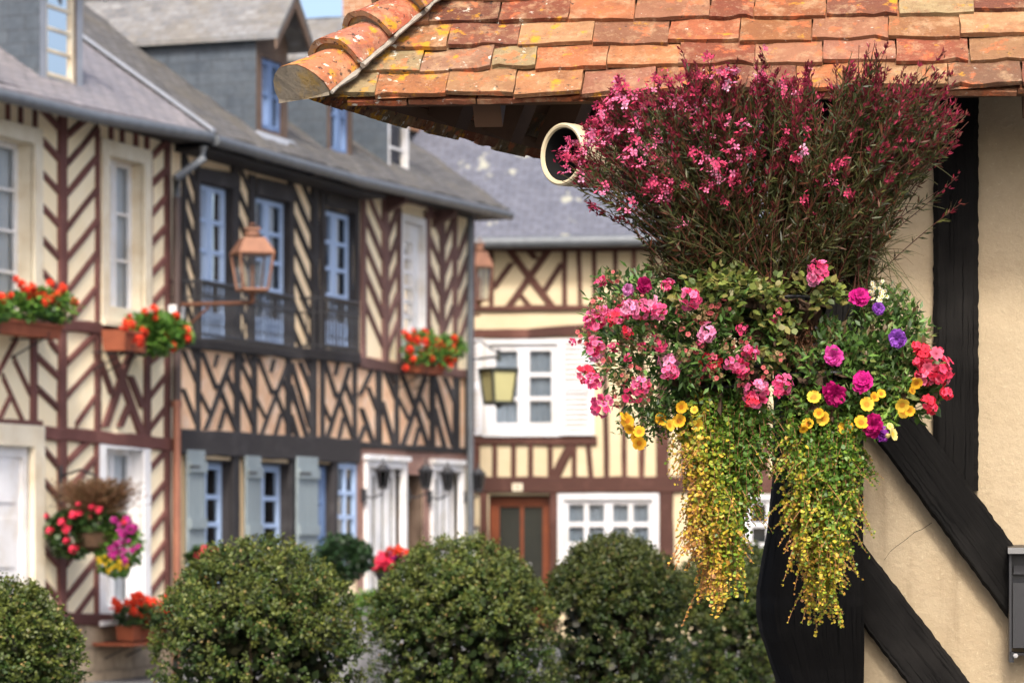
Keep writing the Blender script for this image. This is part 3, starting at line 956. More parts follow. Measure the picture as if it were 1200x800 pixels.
def grey_house():
    h = empty('timbered_house', L.pt(tx(310), 0), 'timbered house with charcoal timbers, pale blue windows and iron balconies', 'house', 'half-timbered houses round the square')
    t0, t1 = tx(204) + .004, tx(417)
    m = MT['black_timber']
    wb = {'casing': m, 'reveal': MT['slate_blue_paint'], 'sash': MT['blue_paint']}
    op = []
    for x0, x1, ya, yb in ((231, 270, 215, 402), (296, 338, 231, 407), (378, 414, 246, 410)):
        op.append(window(L, h, px_rect(L, x0, x1, ya, yb), wb, reveal=.10, casing=0, leaves=2, rows=4, panel=.18, stile=.07, muntin=.045, curtain=[(.0, .38), (.5, .86)]))
    wg = {'casing': m, 'reveal': m, 'sash': MT['blue_paint']}
    for x0, x1, ya, yb in ((233, 272, 538, 690), (299, 340, 541, 690)):
        op.append(window(L, h, px_rect(L, x0, x1, ya, yb), wg, reveal=.16, casing=0, leaves=1, cols=2, rows=4, stile=.09, muntin=.05))
    op.append(window(L, h, px_rect(L, 366, 389, 543, 700), {'casing': m, 'reveal': m, 'sash': MT['deep_blue_paint']}, reveal=.12, casing=0, leaves=1, cols=1, rows=2, panel=.6, stile=.12))
    op.append(window(L, h, px_rect(L, 391, 416, 541, 670), wg, reveal=.03, casing=0, leaves=1, cols=2, rows=4, stile=.07, muntin=.05, curtain=[(0, .6)]))
    zt = zx(400, 212, .4)
    house_body(L, h, t0, t1, zt, op, MT['beige_infill'], 0, 6, None, None, 1.9)
    mb = MB()       # brick-and-plaster infill of the band between the floors
    for i in range(8):
        xa, xb = 206 + i * 26.2, 206 + (i + 1) * 26.2
        mb.face([L.pt(*L.px(xa, 400 + (xa - 206) * .1), .006), L.pt(*L.px(xb, 400 + (xb - 206) * .1), .006), L.pt(*L.px(xb, 515), .006), L.pt(*L.px(xa, 515), .006)])
    mb.build('infill_panel', MT['tan_infill'], h)
    B = lambda kind, rows, name, depth, dw: bars(L, name, m, h, kind, rows, depth, dw)
    B('h', [(206, 400, 417, 420, 14), (206, 517, 417, 529, 29)], 'beam', .060, 14)
    B('h', [(206, 174, 417, 222, 8), (228, 204, 277, 213, 18), (296, 218, 341, 228, 20), (378, 232, 415, 243, 17)], 'beam', .045, 10)
    B('v', [(229, 200, 229, 402, 4.5), (273, 195, 273, 404, 7), (293, 205, 293, 408, 6), (339, 212, 339, 410, 5), (367, 215, 367, 414, 7), (376, 220, 376, 414, 4), (416, 232, 416, 416, 4), (214, 180, 214, 400, 4)], 'post', .036, 6)
    B('v', [(230, 405, 230, 508, 5), (276, 410, 276, 515, 6), (296, 410, 296, 515, 5), (336, 412, 336, 515, 5), (365, 415, 365, 515, 7), (376, 416, 376, 515, 4), (414, 418, 414, 520, 4)], 'post', .036, 6)
    B('v', [(234, 525, 234, 692, 4), (274, 525, 274, 700, 7), (296, 527, 296, 700, 6), (342, 530, 342, 700, 9), (390, 536, 390, 700, 6)], 'post', .036, 6)
    d = []
    for k in range(7):
        d += [(213, 175 + k * 33, 228, 224 + k * 33, 3.8)]
        d += [(277, 190 + k * 32, 292, 225 + k * 32, 3.8)]
        d += [(341, 185 + k * 33, 365, 242 + k * 33, 4.8)]
    d += [(213, 410, 229, 448, 5), (213, 455, 229, 497, 5), (279, 412, 285, 425, 4), (279, 422, 296, 458, 5), (279, 457, 296, 500, 5), (286, 412, 296, 435, 4)]
    for o, k in ((0, 0), (66, 6), (144, 10)):
        s = 1.0 if o < 100 else .85
        X = lambda x: 232 + o + (x - 232) * s
        d += [(X(239), 503 + k, X(270), 420 + k, 5), (X(235), 412 + k, X(252), 456 + k, 5), (X(254), 450 + k, X(274), 502 + k, 5), (X(263), 437 + k, X(275), 464 + k, 5), (X(232), 460 + k, X(244), 484 + k, 4), (X(262), 478 + k, X(255), 503 + k, 4), (X(254), 415 + k, X(250), 430 + k, 4)]
    d = [(*q[:4], q[4] * .86) for q in d]
    d += [(340, 425, 362, 500, 5), (339, 450, 358, 512, 5), (350, 424, 365, 462, 5), (339, 485, 347, 512, 5)]
    B('v', d, 'brace', .026, 5)
    for x0, x1, y0, y1 in ((212, 232, 527, 692), (281, 298, 534, 700), (341, 365, 535, 700)):
        plank_shutter(L, h, x0, x1, y0, y1, out=.085)
    balcony(L, h, 236, 345, 339, 403)
    balcony(L, h, 384, 419, 352, 411)
    # one roof carries on over the plum-timbered neighbour
    ta, tb = L.px(244, 160, .4)[0], L.px(418, 212, .4)[0]
    za, zb_ = zx(250, 165, .4), zx(418, 212, .4)
    roof_slab(L, h, ta, tb, .46, za + .07, zb_ + .07, math.radians(35), 3.46, MT['slate_mossy'], .14, rough=.02)
    gutter(L, h, [L.pt(ta, za - .01, .47), L.pt((ta + tb) / 2, (za + zb_) / 2 - .015, .47), L.pt(tb, zb_ - .01, .47)])
    mb = MB()       # pale flashing over the verge where this roof stands above its neighbour's
    k = math.tan(math.radians(35))
    for o in (0,):
        A = L.pt(ta - .04, za + .10, .47); Bq = L.pt(ta - .04, za + .10 + 3.4 * k, .47 - 3.4)
        up = Vector((0, 0, .03)); w = L.d * .07
        mb.prism([A, A + w, Bq + w, Bq], [A - up, A + w - up, Bq + w - up, Bq - up])
    mb.build('flashing', MT['lead'], h)
    mb = MB()
    mb.prism([L.pt(t0, zt - .06, .38), L.pt(t1, zt - .06, .38), L.pt(t1, zt - .02, .38), L.pt(t0, zt - .02, .38)], [L.pt(t0, zt - .06, 0), L.pt(t1, zt - .06, 0), L.pt(t1, zt - .02, 0), L.pt(t0, zt - .02, 0)])
    mb.build('soffit', m, h)
    wd = {'casing': MT['deep_blue_paint'], 'reveal': MT['brown_paint'], 'sash': MT['deep_blue_paint']}
    dormer(L, h, 300, 337, 157, 34, .10, 3.6, 'slate_pale', wd, margin=.16, wtop=.28, rows=2, frame='brown_paint', over=.30, label='dormer with faded blue window and pale slate roof')
    dormer(L, h, 383, 413, 184, 58, .0, 3.4, 'slate_pale', wd, margin=.12, wtop=.28, rows=2, frame='brown_paint', over=.28, label='dormer partly hidden behind the clay-tiled eave')
    # downpipe at the joint with the red house
    mb = MB()
    g = L.px(238, 166, .44)
    top = L.pt(g[0], g[1] - .05, .44)
    z1 = zx(207, 225)
    td = L.px(207, 300, .10)[0]
    mb.tube([top, top - Vector((0, 0, .12)), L.pt(g[0] - .25, g[1] - .38, .28), L.pt(td, z1 + .12, .10), L.pt(td, z1 - .1, .10)], .045, 10)
    p = mb.build('downpipe', MT['zinc'], h, smooth=True)
    mb = MB(); mb.tube([L.pt(td, z1 - .08, .10), L.pt(td, zx(207, 470), .10)], .046, 10)
    mb.build('pipe_length', MT['brown_pipe'], p, smooth=True)
    mb = MB(); mb.tube([L.pt(td, zx(207, 471), .10), L.pt(td, .1, .10)], .044, 10)
    mb.tube([L.pt(td, zx(207, 470), .10), L.pt(td, zx(207, 478), .10)], .056, 10)
    mb.build('pipe_length', MT['copper_pipe'], p, smooth=True)
    return h


grey_house()


# ------------------------------------------------------------------ narrow plum-timbered house at the end of the row
def plum_house():
    h = empty('timbered_house', L.pt(tx(485), 0), 'narrow timbered house with plum-brown timbers and white slatted doors, at the end of the row', 'house', 'half-timbered houses round the square')
    t0, t1 = tx(417) + .004, tx(553)
    m = MT['plum_timber']
    ws = {'casing': MT['white_paint'], 'reveal': MT['white_paint'], 'sash': MT['white_paint']}
    op = [window(L, h, px_rect(L, 471, 495, 262, 410), ws, reveal=.10, casing=.09, leaves=1, cols=1, rows=6, stile=.2, muntin=.05)]
    zt = zx(590, 252, .4)
    ds = []
    for x0, x1, ya in ((429, 470, 548), (506, 538, 552)):
        r = list(px_rect(L, x0, x1, ya, 690)); r[2] = .32
        ds.append(tuple(r))
        mb = MB()
        ring(L, mb, r[0] - .09, r[1] + .09, r[2], r[3] + .09, .09, -.02, .05, False)
        rect_bar(L, mb, r[0] - .12, r[1] + .12, r[3] + .09, r[3] + .15, -.02, .09)
        d = mb.build('door', MT['white_paint'], h)
        mb = MB(); g = MB()
        n = 4; w = (r[1] - r[0]) / n
        for i in range(n):
            a = r[0] + i * w
            o = -.07
            rect_bar(L, mb, a + .005, a + w * .34, r[2], r[3], o - .04, o)
            rect_bar(L, mb, a + w * .66, a + w - .005, r[2], r[3], o - .04, o)
            for z0, z1 in ((r[2], r[2] + .45), (r[2] + .95, r[2] + 1.03), (r[3] - .1, r[3])):
                rect_bar(L, mb, a + w * .34, a + w * .66, z0, z1, o - .035, o - .004)
            g.face([L.pt(a + w * .34, r[2], o - .012), L.pt(a + w * .66, r[2], o - .012), L.pt(a + w * .66, r[3], o - .012), L.pt(a + w * .34, r[3], o - .012)])
        mb.build('door_leaf', MT['white_paint'], d)
        g.build('pane', MT['dark_pane'], d)
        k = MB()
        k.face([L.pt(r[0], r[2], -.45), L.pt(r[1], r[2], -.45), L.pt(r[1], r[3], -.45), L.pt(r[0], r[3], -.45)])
        k.build('dark_backing', MT['room_dark'], d)
        s = MB(); rect_bar(L, s, r[0] - .15, r[1] + .15, .121, .315, .052, .34); s.build('doorstep', MT['lead'], h)
    r = list(px_rect(L, 477, 495, 556, 690)); r[2] = .12
    ds.append(tuple(r))
    mb = MB()
    for q in ([(r[0], 0), (r[0], -.5)], [(r[1], -.5), (r[1], 0)], [(r[0], -.5), (r[1], -.5)]):
        mb.face([L.pt(q[0][0], r[2], q[0][1]), L.pt(q[1][0], r[2], q[1][1]), L.pt(q[1][0], r[3], q[1][1]), L.pt(q[0][0], r[3], q[0][1])])
    mb.face([L.pt(r[0], r[3], 0), L.pt(r[1], r[3], 0), L.pt(r[1], r[3], -.5), L.pt(r[0], r[3], -.5)])
    mb.build('doorway', MT['brown_paint'], h)
    house_body(L, h, t0, t1, zt, op + ds, MT['cream'], 0, 6, None, None, 1.9)
    for nm, (ya, yb, xs), mt, o in (('infill_panel', (425, 522, (417, 553)), 'tan_infill', .006), ('masonry', (525, 790, (417, 553)), 'mauve_masonry', .008)):
        mb = MB()
        za, zb = zx(485, yb), zx(485, ya)
        wall_mesh(L, t0, t1, max(0, za), zb, [x for x in ds] if nm == 'masonry' else [], mb, o)
        mb.build(nm, MT[mt], h, weld=False)
    mb = MB()
    for xa, xb in ((541, 546), (560, 567)):
        rect_bar(L, mb, tx(541), tx(546), .3, zx(543, 548), -.01, .03)
        break
    mb.build('plaster_strip', MT['cream'], h)
    B = lambda kind, rows, name, depth, dw, mat=m: bars(L, name, mat, h, kind, rows, depth, dw)
    B('v', [(424, 225, 424, 418, 4), (450, 228, 450, 425, 6), (466, 245, 466, 425, 3), (499, 248, 499, 432, 5), (517, 250, 517, 436, 5), (532, 252, 532, 438, 4), (551, 250, 551, 640, 5)], 'post', .036, 5)
    B('h', [(418, 424, 470, 433, 13), (470, 431, 551, 439, 10), (418, 223, 553, 250, 8)], 'beam', .045, 10)
    d = []
    for k in range(7):
        d += [(425, 215 + k * 34, 448, 270 + k * 34, 4.5), (452, 280 + k * 33, 466, 243 + k * 33, 4.5), (501, 240 + k * 35, 516, 276 + k * 35, 4.5), (518, 290 + k * 34, 531, 255 + k * 34, 4), (534, 305 + k * 34, 549, 264 + k * 34, 4.5)]
    d = [x for x in d if max(x[1], x[3]) < 436]
    B('v', d, 'brace', .026, 4.5)
    bk = MT['black_timber']
    for xb in (450, 508):
        mb = MB()
        t_ = tx(xb)
        zz = zt - .08
        mb.prism([L.pt(t_ - .06, zz, .0), L.pt(t_ - .06, zz - .22, .0), L.pt(t_ - .06, zz - .06, .30), L.pt(t_ - .06, zz, .30)], [L.pt(t_ + .06, zz, .0), L.pt(t_ + .06, zz - .22, .0), L.pt(t_ + .06, zz - .06, .30), L.pt(t_ + .06, zz, .30)])
        mb.build('eave_bracket', m, h)
    B('v', [(442, 430, 442, 520, 6), (463, 435, 463, 522, 4), (505, 440, 505, 525, 5), (533, 442, 533, 527, 6), (546, 444, 546, 528, 4)], 'post', .036, 5, bk)
    B('h', [(418, 521, 551, 529, 7)], 'beam', .05, 7, bk)
    B('v', [(435, 432, 420, 463, 4), (422, 478, 436, 519, 5), (430, 453, 440, 480, 4), (426, 498, 419, 517, 4), (449, 432, 463, 468, 5), (446, 470, 460, 520, 5), (455, 432, 463, 450, 4), (497, 441, 470, 522, 4.5), (470, 440, 484, 475, 4.5),
                (485, 476, 500, 522, 4.5), (465, 465, 478, 492, 4), (490, 462, 503, 492, 4), (490, 500, 484, 522, 4), (508, 442, 530, 523, 5), (520, 442, 533, 474, 5), (508, 478, 520, 524, 5)], 'brace', .026, 4.5, bk)
    ta, tb = L.px(418, 212, .4)[0], L.px(592, 252, .4)[0]
    za, zb_ = zx(418, 212, .4), zx(592, 252, .4)
    roof_slab(L, h, ta + .003, tb, .46, za + .07, zb_ + .07, math.radians(35), 3.46, MT['slate_mossy'], .14, rough=.02)
    gutter(L, h, [L.pt(ta, za - .01, .47), L.pt((ta + tb) / 2, (za + zb_) / 2 - .012, .47), L.pt(tb, zb_ - .01, .47)])
    mb = MB()
    mb.prism([L.pt(t0, zt - .06, .38), L.pt(tb - .05, zt - .06, .38), L.pt(tb - .05, zt - .0, .38), L.pt(t0, zt - .0, .38)], [L.pt(t0, zt - .06, 0), L.pt(tb - .05, zt - .06, 0), L.pt(tb - .05, zt, 0), L.pt(t0, zt, 0)])
    mb.build('soffit', bk, h)
    dormer(L, h, 455, 479, 214, 95, .0, 3.0, 'slate_mossy', {'casing': MT['white_paint'], 'reveal': MT['white_paint'], 'sash': MT['white_paint']}, margin=.06, wtop=.1, rows=3, leaves=1, frame='white_paint', cheek='slate_cheek', label='dormer with white window on dark slate cheeks')
    mb = MB()
    td = L.px(551, 560, .14)[0]
    mb.tube([L.pt(td, zx(551, 258), .14), L.pt(td, .1, .14)], .045, 10)
    mb.build('downpipe', MT['zinc'], h, smooth=True)
    # chimney on the ridge
    tc = L.px(424, 20, -3.1)[0]
    c = MB()
    zr = zb_ + 3.46 * math.tan(math.radians(35))
    c.prism([L.pt(tc, zr - .6, -2.7), L.pt(tc + 1.5, zr - .6, -2.7), L.pt(tc + 1.5, zr + 1.5, -2.7), L.pt(tc, zr + 1.5, -2.7)], [L.pt(tc, zr - .6, -3.4), L.pt(tc + 1.5, zr - .6, -3.4), L.pt(tc + 1.5, zr + 1.5, -3.4), L.pt(tc, zr + 1.5, -3.4)], None, [(0, 0), (1.5, 0), (1.5, 2.1), (0, 2.1)])
    cc = c.build('chimney', MT['brick'], h, weld=False)
    c = MB()
    c.face([L.pt(tc - .004, zr - .6, -2.7), L.pt(tc - .004, zr - .6, -3.4), L.pt(tc - .004, zr + 1.5, -3.4), L.pt(tc - .004, zr + 1.5, -2.7)], [(0, 0), (.7, 0), (.7, 2.1), (0, 2.1)])
    c.build('chimney_side', MT['brick'], cc, weld=False)
    return h


plum_house()


# ------------------------------------------------------------------ yellow house closing the square
def yellow_house():
    h = empty('timbered_house', R.pt(R.px(700, 500)[0], 0), 'yellow-cream timbered house with dark red timbers, white louvred shutters and a blue slate roof', 'house', 'half-timbered houses round the square')
    T = lambda x: R.px(x, 400)[0]
    Z = lambda x, y, o=0: R.px(x, y, o)[1]
    t0, t1 = T(440), T(1120)
    m = MT['dark_red_timber']
    ww = {'curtain': MT['shaded_curtain'], 'casing': MT['bright_white'], 'reveal': MT['bright_white'], 'sash': MT['bright_white']}
    op = []
    op.append(window(R, h, px_rect(R, 574, 653, 403, 503), ww, reveal=.06, casing=.07, leaves=2, rows=3, stile=.085, muntin=.06, curtain=[(0, 1)]))
    op.append(window(R, h, px_rect(R, 661, 765, 585, 690), ww, reveal=.07, casing=.09, leaves=2, cols=2, rows=4, stile=.06, muntin=.07, curtain=[(0, 1)]))
    op.append(window(R, h, px_rect(R, 876, 930, 585, 668), ww, reveal=.07, casing=.07, leaves=2, cols=1, rows=3, stile=.06, muntin=.07))
    r = list(px_rect(R, 573, 645, 580, 700)); r[2] = .12
    op.append(tuple(r))
    mb = MB()
    ring(R, mb, r[0], r[1], r[2], r[3] - .03, .13, -.22, -.14, False)
    w = (r[1] - r[0])
    rect_bar(R, mb, r[0] + w * .49, r[0] + w * .54, r[2], r[3] - .16, -.21, -.15)
    rect_bar(R, mb, r[0] + .13, r[1] - .13, r[2], r[2] + .5, -.205, -.16)
    d = mb.build('door', MT['red_door'], h)
    g = MB(); g.face([R.pt(r[0] + .1, r[2], -.18), R.pt(r[1] - .1, r[2], -.18), R.pt(r[1] - .1, r[3] - .1, -.18), R.pt(r[0] + .1, r[3] - .1, -.18)])
    g.build('pane', MT['dark_pane'], d)
    g = MB(); g.tube([R.pt(r[0] + w * .56, 1.1, -.15), R.pt(r[0] + w * .56, 1.1, -.08), R.pt(r[0] + w * .56 + .1, 1.1, -.08)], .012, 8)
    g.build('handle', MT['steel'], d)
    g = MB()
    for q in ([(r[0], 0), (r[0], -.4)], [(r[1], -.4), (r[1], 0)], [(r[0], -.4), (r[1], -.4)]):
        g.face([R.pt(q[0][0], r[2], q[0][1]), R.pt(q[1][0], r[2], q[1][1]), R.pt(q[1][0], r[3], q[1][1]), R.pt(q[0][0], r[3], q[0][1])])
    g.face([R.pt(r[0], r[3], 0), R.pt(r[1], r[3], 0), R.pt(r[1], r[3], -.4), R.pt(r[0], r[3], -.4)])
    g.build('door_recess', m, h)
    zt = Z(660, 284)
    house_body(R, h, t0, t1, zt, op, MT['yellow_plaster'], 0, 7, None, None, 3.2)
    B = lambda kind, rows, name, depth, dw: bars(R, name, m, h, kind, rows, depth, dw)
    B('h', [(530, 291, 1100, 289, 9), (530, 362, 1100, 357, 7), (530, 516, 700, 516, 10), (530, 568, 1100, 566, 19)], 'beam', .05, 10)
    B('h', [(545, 391, 620, 391, 11), (620, 391, 700, 385, 12), (700, 385, 900, 386, 11)], 'beam', .045, 10)
    B('v', [(559, 290, 559, 360, 6), (576, 290, 576, 360, 5), (662, 290, 662, 360, 6), (678, 290, 680, 358, 5), (696, 290, 697, 358, 5)] + [(x, 290, x + random.uniform(-1, 2), 358, 5) for x in (721, 743, 764, 786, 808, 830, 852, 874, 896, 918, 940)], 'post', .034, 5)
    B('v', [(595, 290, 648, 360, 10), (645, 290, 596, 360, 10), (600, 308, 578, 338, 8), (617, 290, 628, 304, 9), (659, 308, 638, 341, 8), (609, 344, 621, 359, 7)], 'brace', .028, 8)
    B('v', [(559, 518, 559, 562, 7), (580, 518, 580, 562, 6), (602, 518, 602, 562, 6), (622, 518, 622, 562, 6), (645, 518, 645, 562, 6), (673, 518, 673, 562, 6), (689, 515, 693, 562, 6), (709, 392, 711, 562, 6), (731, 392, 732, 562, 6), (753, 392, 752, 562, 6)], 'stud', .03, 6)
    B('v', [(777, 380, 777, 565, 15), (800, 392, 801, 562, 6), (822, 392, 821, 562, 6), (846, 392, 846, 562, 6), (871, 392, 871, 562, 8), (898, 392, 897, 562, 7), (920, 392, 920, 562, 6), (567, 575, 567, 740, 9), (649, 575, 649, 740, 9), (781, 575, 782, 740, 17), (866, 575, 866, 740, 10), (945, 575, 945, 740, 12)], 'post', .036, 8)
    B('v', [(x, 392, x + random.uniform(-2, 2), 562, 6) for x in (948, 974, 1000, 1028, 1056, 1084)] + [(x, 290, x, 358, 5) for x in (962, 984, 1006, 1030, 1054, 1078)], 'stud', .03, 6)
    B('h', [(890, 386, 1100, 386, 11)], 'beam', .047, 10)
    B('v', [(673, 515, 650, 560, 13), (874, 500, 896, 560, 12)], 'brace', .04, 12)
    # louvred shutters either side of the upper window
    for x0, x1 in ((540, 567.5), (656, 697)):
        a, b, z0, z1 = px_rect(R, x0, x1, 397, 510)
        s = MB()
        ring(R, s, a, b, z0, z1, .075, .055, .10)
        rect_bar(R, s, a + .07, b - .07, (z0 + z1) / 2 - .045, (z0 + z1) / 2 + .045, .055, .098)
        n = 17
        for i in range(n):
            z = z0 + .08 + (z1 - z0 - .16) * (i + .5) / n
            s.prism([R.pt(a + .07, z - .022, .093), R.pt(b - .07, z - .022, .093), R.pt(b - .07, z + .018, .068), R.pt(a + .07, z + .018, .068)],
                    [R.pt(a + .07, z - .026, .087), R.pt(b - .07, z - .026, .087), R.pt(b - .07, z + .014, .062), R.pt(a + .07, z + .014, .062)])
        s.build('shutter', MT['bright_white'], h)
    k = MB(); a, b, z0, z1 = px_rect(R, 601, 613, 566, 575)
    rect_bar(R, k, a, b, z0, z1, .05, .066)
    pl = k.build('number_plate', MT['cream_paint'], h)
    k = MB()
    dw = (b - a)
    for f0, f1, g0, g1 in ((.28, .36, .2, .8), (.50, .56, .2, .8), (.68, .74, .2, .8), (.56, .68, .72, .8), (.56, .68, .2, .28)):
        rect_bar(R, k, a + dw * f0, a + dw * f1, z0 + (z1 - z0) * g0, z0 + (z1 - z0) * g1, .0665, .0685)
    k.build('digit_lettering', MT['dark_red_timber'], pl)
    ta, tb = T(425), t1 + .3
    ze = Z(660, 284, .4)
    roof_slab(R, h, ta, tb, .42, ze + .05, ze + .09, math.radians(47), 3.4, MT['slate_blue'], .1)
    gutter(R, h, [R.pt(ta, ze - .0, .45), R.pt((ta + tb) / 2, ze + .01, .45), R.pt(tb, ze + .04, .45)], .085)
    s = MB()
    s.prism([R.pt(ta + .1, zt - .05, .36), R.pt(tb - .1, zt - .05, .36), R.pt(tb - .1, zt - .01, .36), R.pt(ta + .1, zt - .01, .36)], [R.pt(ta + .1, zt - .05, 0), R.pt(tb - .1, zt - .05, 0), R.pt(tb - .1, zt - .01, 0), R.pt(ta + .1, zt - .01, 0)])
    s.build('soffit', MT['black_timber'], h)
    return h


yellow_house()
# ------------------------------------------------------------------ the market hall with its clay-tiled hipped roof
YC = 7.66
C0 = at(370, 123, YC)
U = Vector((math.cos(math.radians(7)), -math.sin(math.radians(7)), 0))
V = Vector((math.sin(math.radians(7)), math.cos(math.radians(7)), 0))
ZU = Vector((0, 0, 1))
HIP = U * .83 + V + ZU
OV = .42
HF = Facade((C0 + V * OV).to_2d(), U.to_2d(), (-V).to_2d())
HALL = empty('market_hall', (C0.x, C0.y, 0), 'market hall corner of tarred timbers and ochre roughcast under a lichen-spotted clay tile roof', 'building')


def tiled_plane(mb, org, ea, es, en, rows, exposure, na, length, width, th, hip_k, jitter=1.0, cols=None, start_off=0.0, a_max=9, lift=.03):
    """courses of flat hand-made tiles: ea along the eave, es up the slope, en out of the slope"""
    for k in range(rows):
        s0 = k * exposure
        a = -width * (.5 * (k % 2) + random.uniform(.1, .3)) + hip_k * s0 - width
        while a < a_max:
            w = width * random.choice((1, 1, 1, 1.06, .94, .62))
            a0, a1 = a, a + w
            a = a1 + random.uniform(.001, .004)
            if a1 < hip_k * s0 + .02:
                continue
            col = list(random.choice(cols))
            g = random.uniform(.70, 1.2)
            col = tuple(min(1, c * g) for c in col)
            ds = random.uniform(-.006, .006) * jitter
            tilt = random.uniform(-.006, .006) * jitter
            nx, ny = 6, 4
            sd = random.uniform(0, 99)
            top, bot = [], []
            chip = random.random() < .35
            cx, cw = random.uniform(a0, a1), random.uniform(.02, .05)
            roll = random.uniform(-.003, .003) * jitter
            for j in range(ny + 1):
                rt, rb = [], []
                for i in range(nx + 1):
                    f, h = i / nx, j / ny
                    aa = a0 + (a1 - a0) * f + (noise.noise((sd, h * 3, f * 2)) * .004 if i in (0, nx) else 0)
                    ss = s0 + ds + length * h + tilt * (f - .5)
                    if j == 0:
                        ss += noise.noise((f * 5, sd, 0)) * .005
                        if chip and abs(aa - cx) < cw:
                            ss += .012 * (1 - abs(aa - cx) / cw)
                    off = lift * (1 - h) + .010 + noise.noise((f * 2.5 + sd, h * 2.0, 1)) * .004 * jitter + roll * (f - .5) * 2
                    lim = hip_k * (ss) - .01
                    aa = max(aa, lim)
                    rt.append(org + ea * aa + es * ss + en * off)
                    rb.append(org + ea * aa + es * ss + en * (off - th))
                top.append(rt); bot.append(rb)
            for j in range(ny):
                for i in range(nx):
                    mb.face([top[j][i], top[j][i + 1], top[j + 1][i + 1], top[j + 1][i]], None, col)
                for i in (0, nx):
                    mb.face([top[j][i], top[j + 1][i], bot[j + 1][i], bot[j][i]], None, col)
            for i in range(nx):
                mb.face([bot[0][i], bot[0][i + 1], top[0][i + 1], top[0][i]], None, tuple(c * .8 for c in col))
            mb.face([bot[0][0], bot[ny][0], bot[ny][nx], bot[0][nx]], None, tuple(c * .6 for c in col))  # undersides and front edges darkened, shade put into their colour


TILE_COLS = [tuple(c * k for c, k in zip(t, (.75, .81, .88))) for t in [(.40, .135, .055), (.43, .165, .065), (.30, .085, .045), (.33, .13, .075), (.42, .21, .095), (.36, .25, .12), (.45, .135, .06), (.37, .155, .08), (.41, .18, .075), (.24, .085, .05), (.30, .15, .085)]]


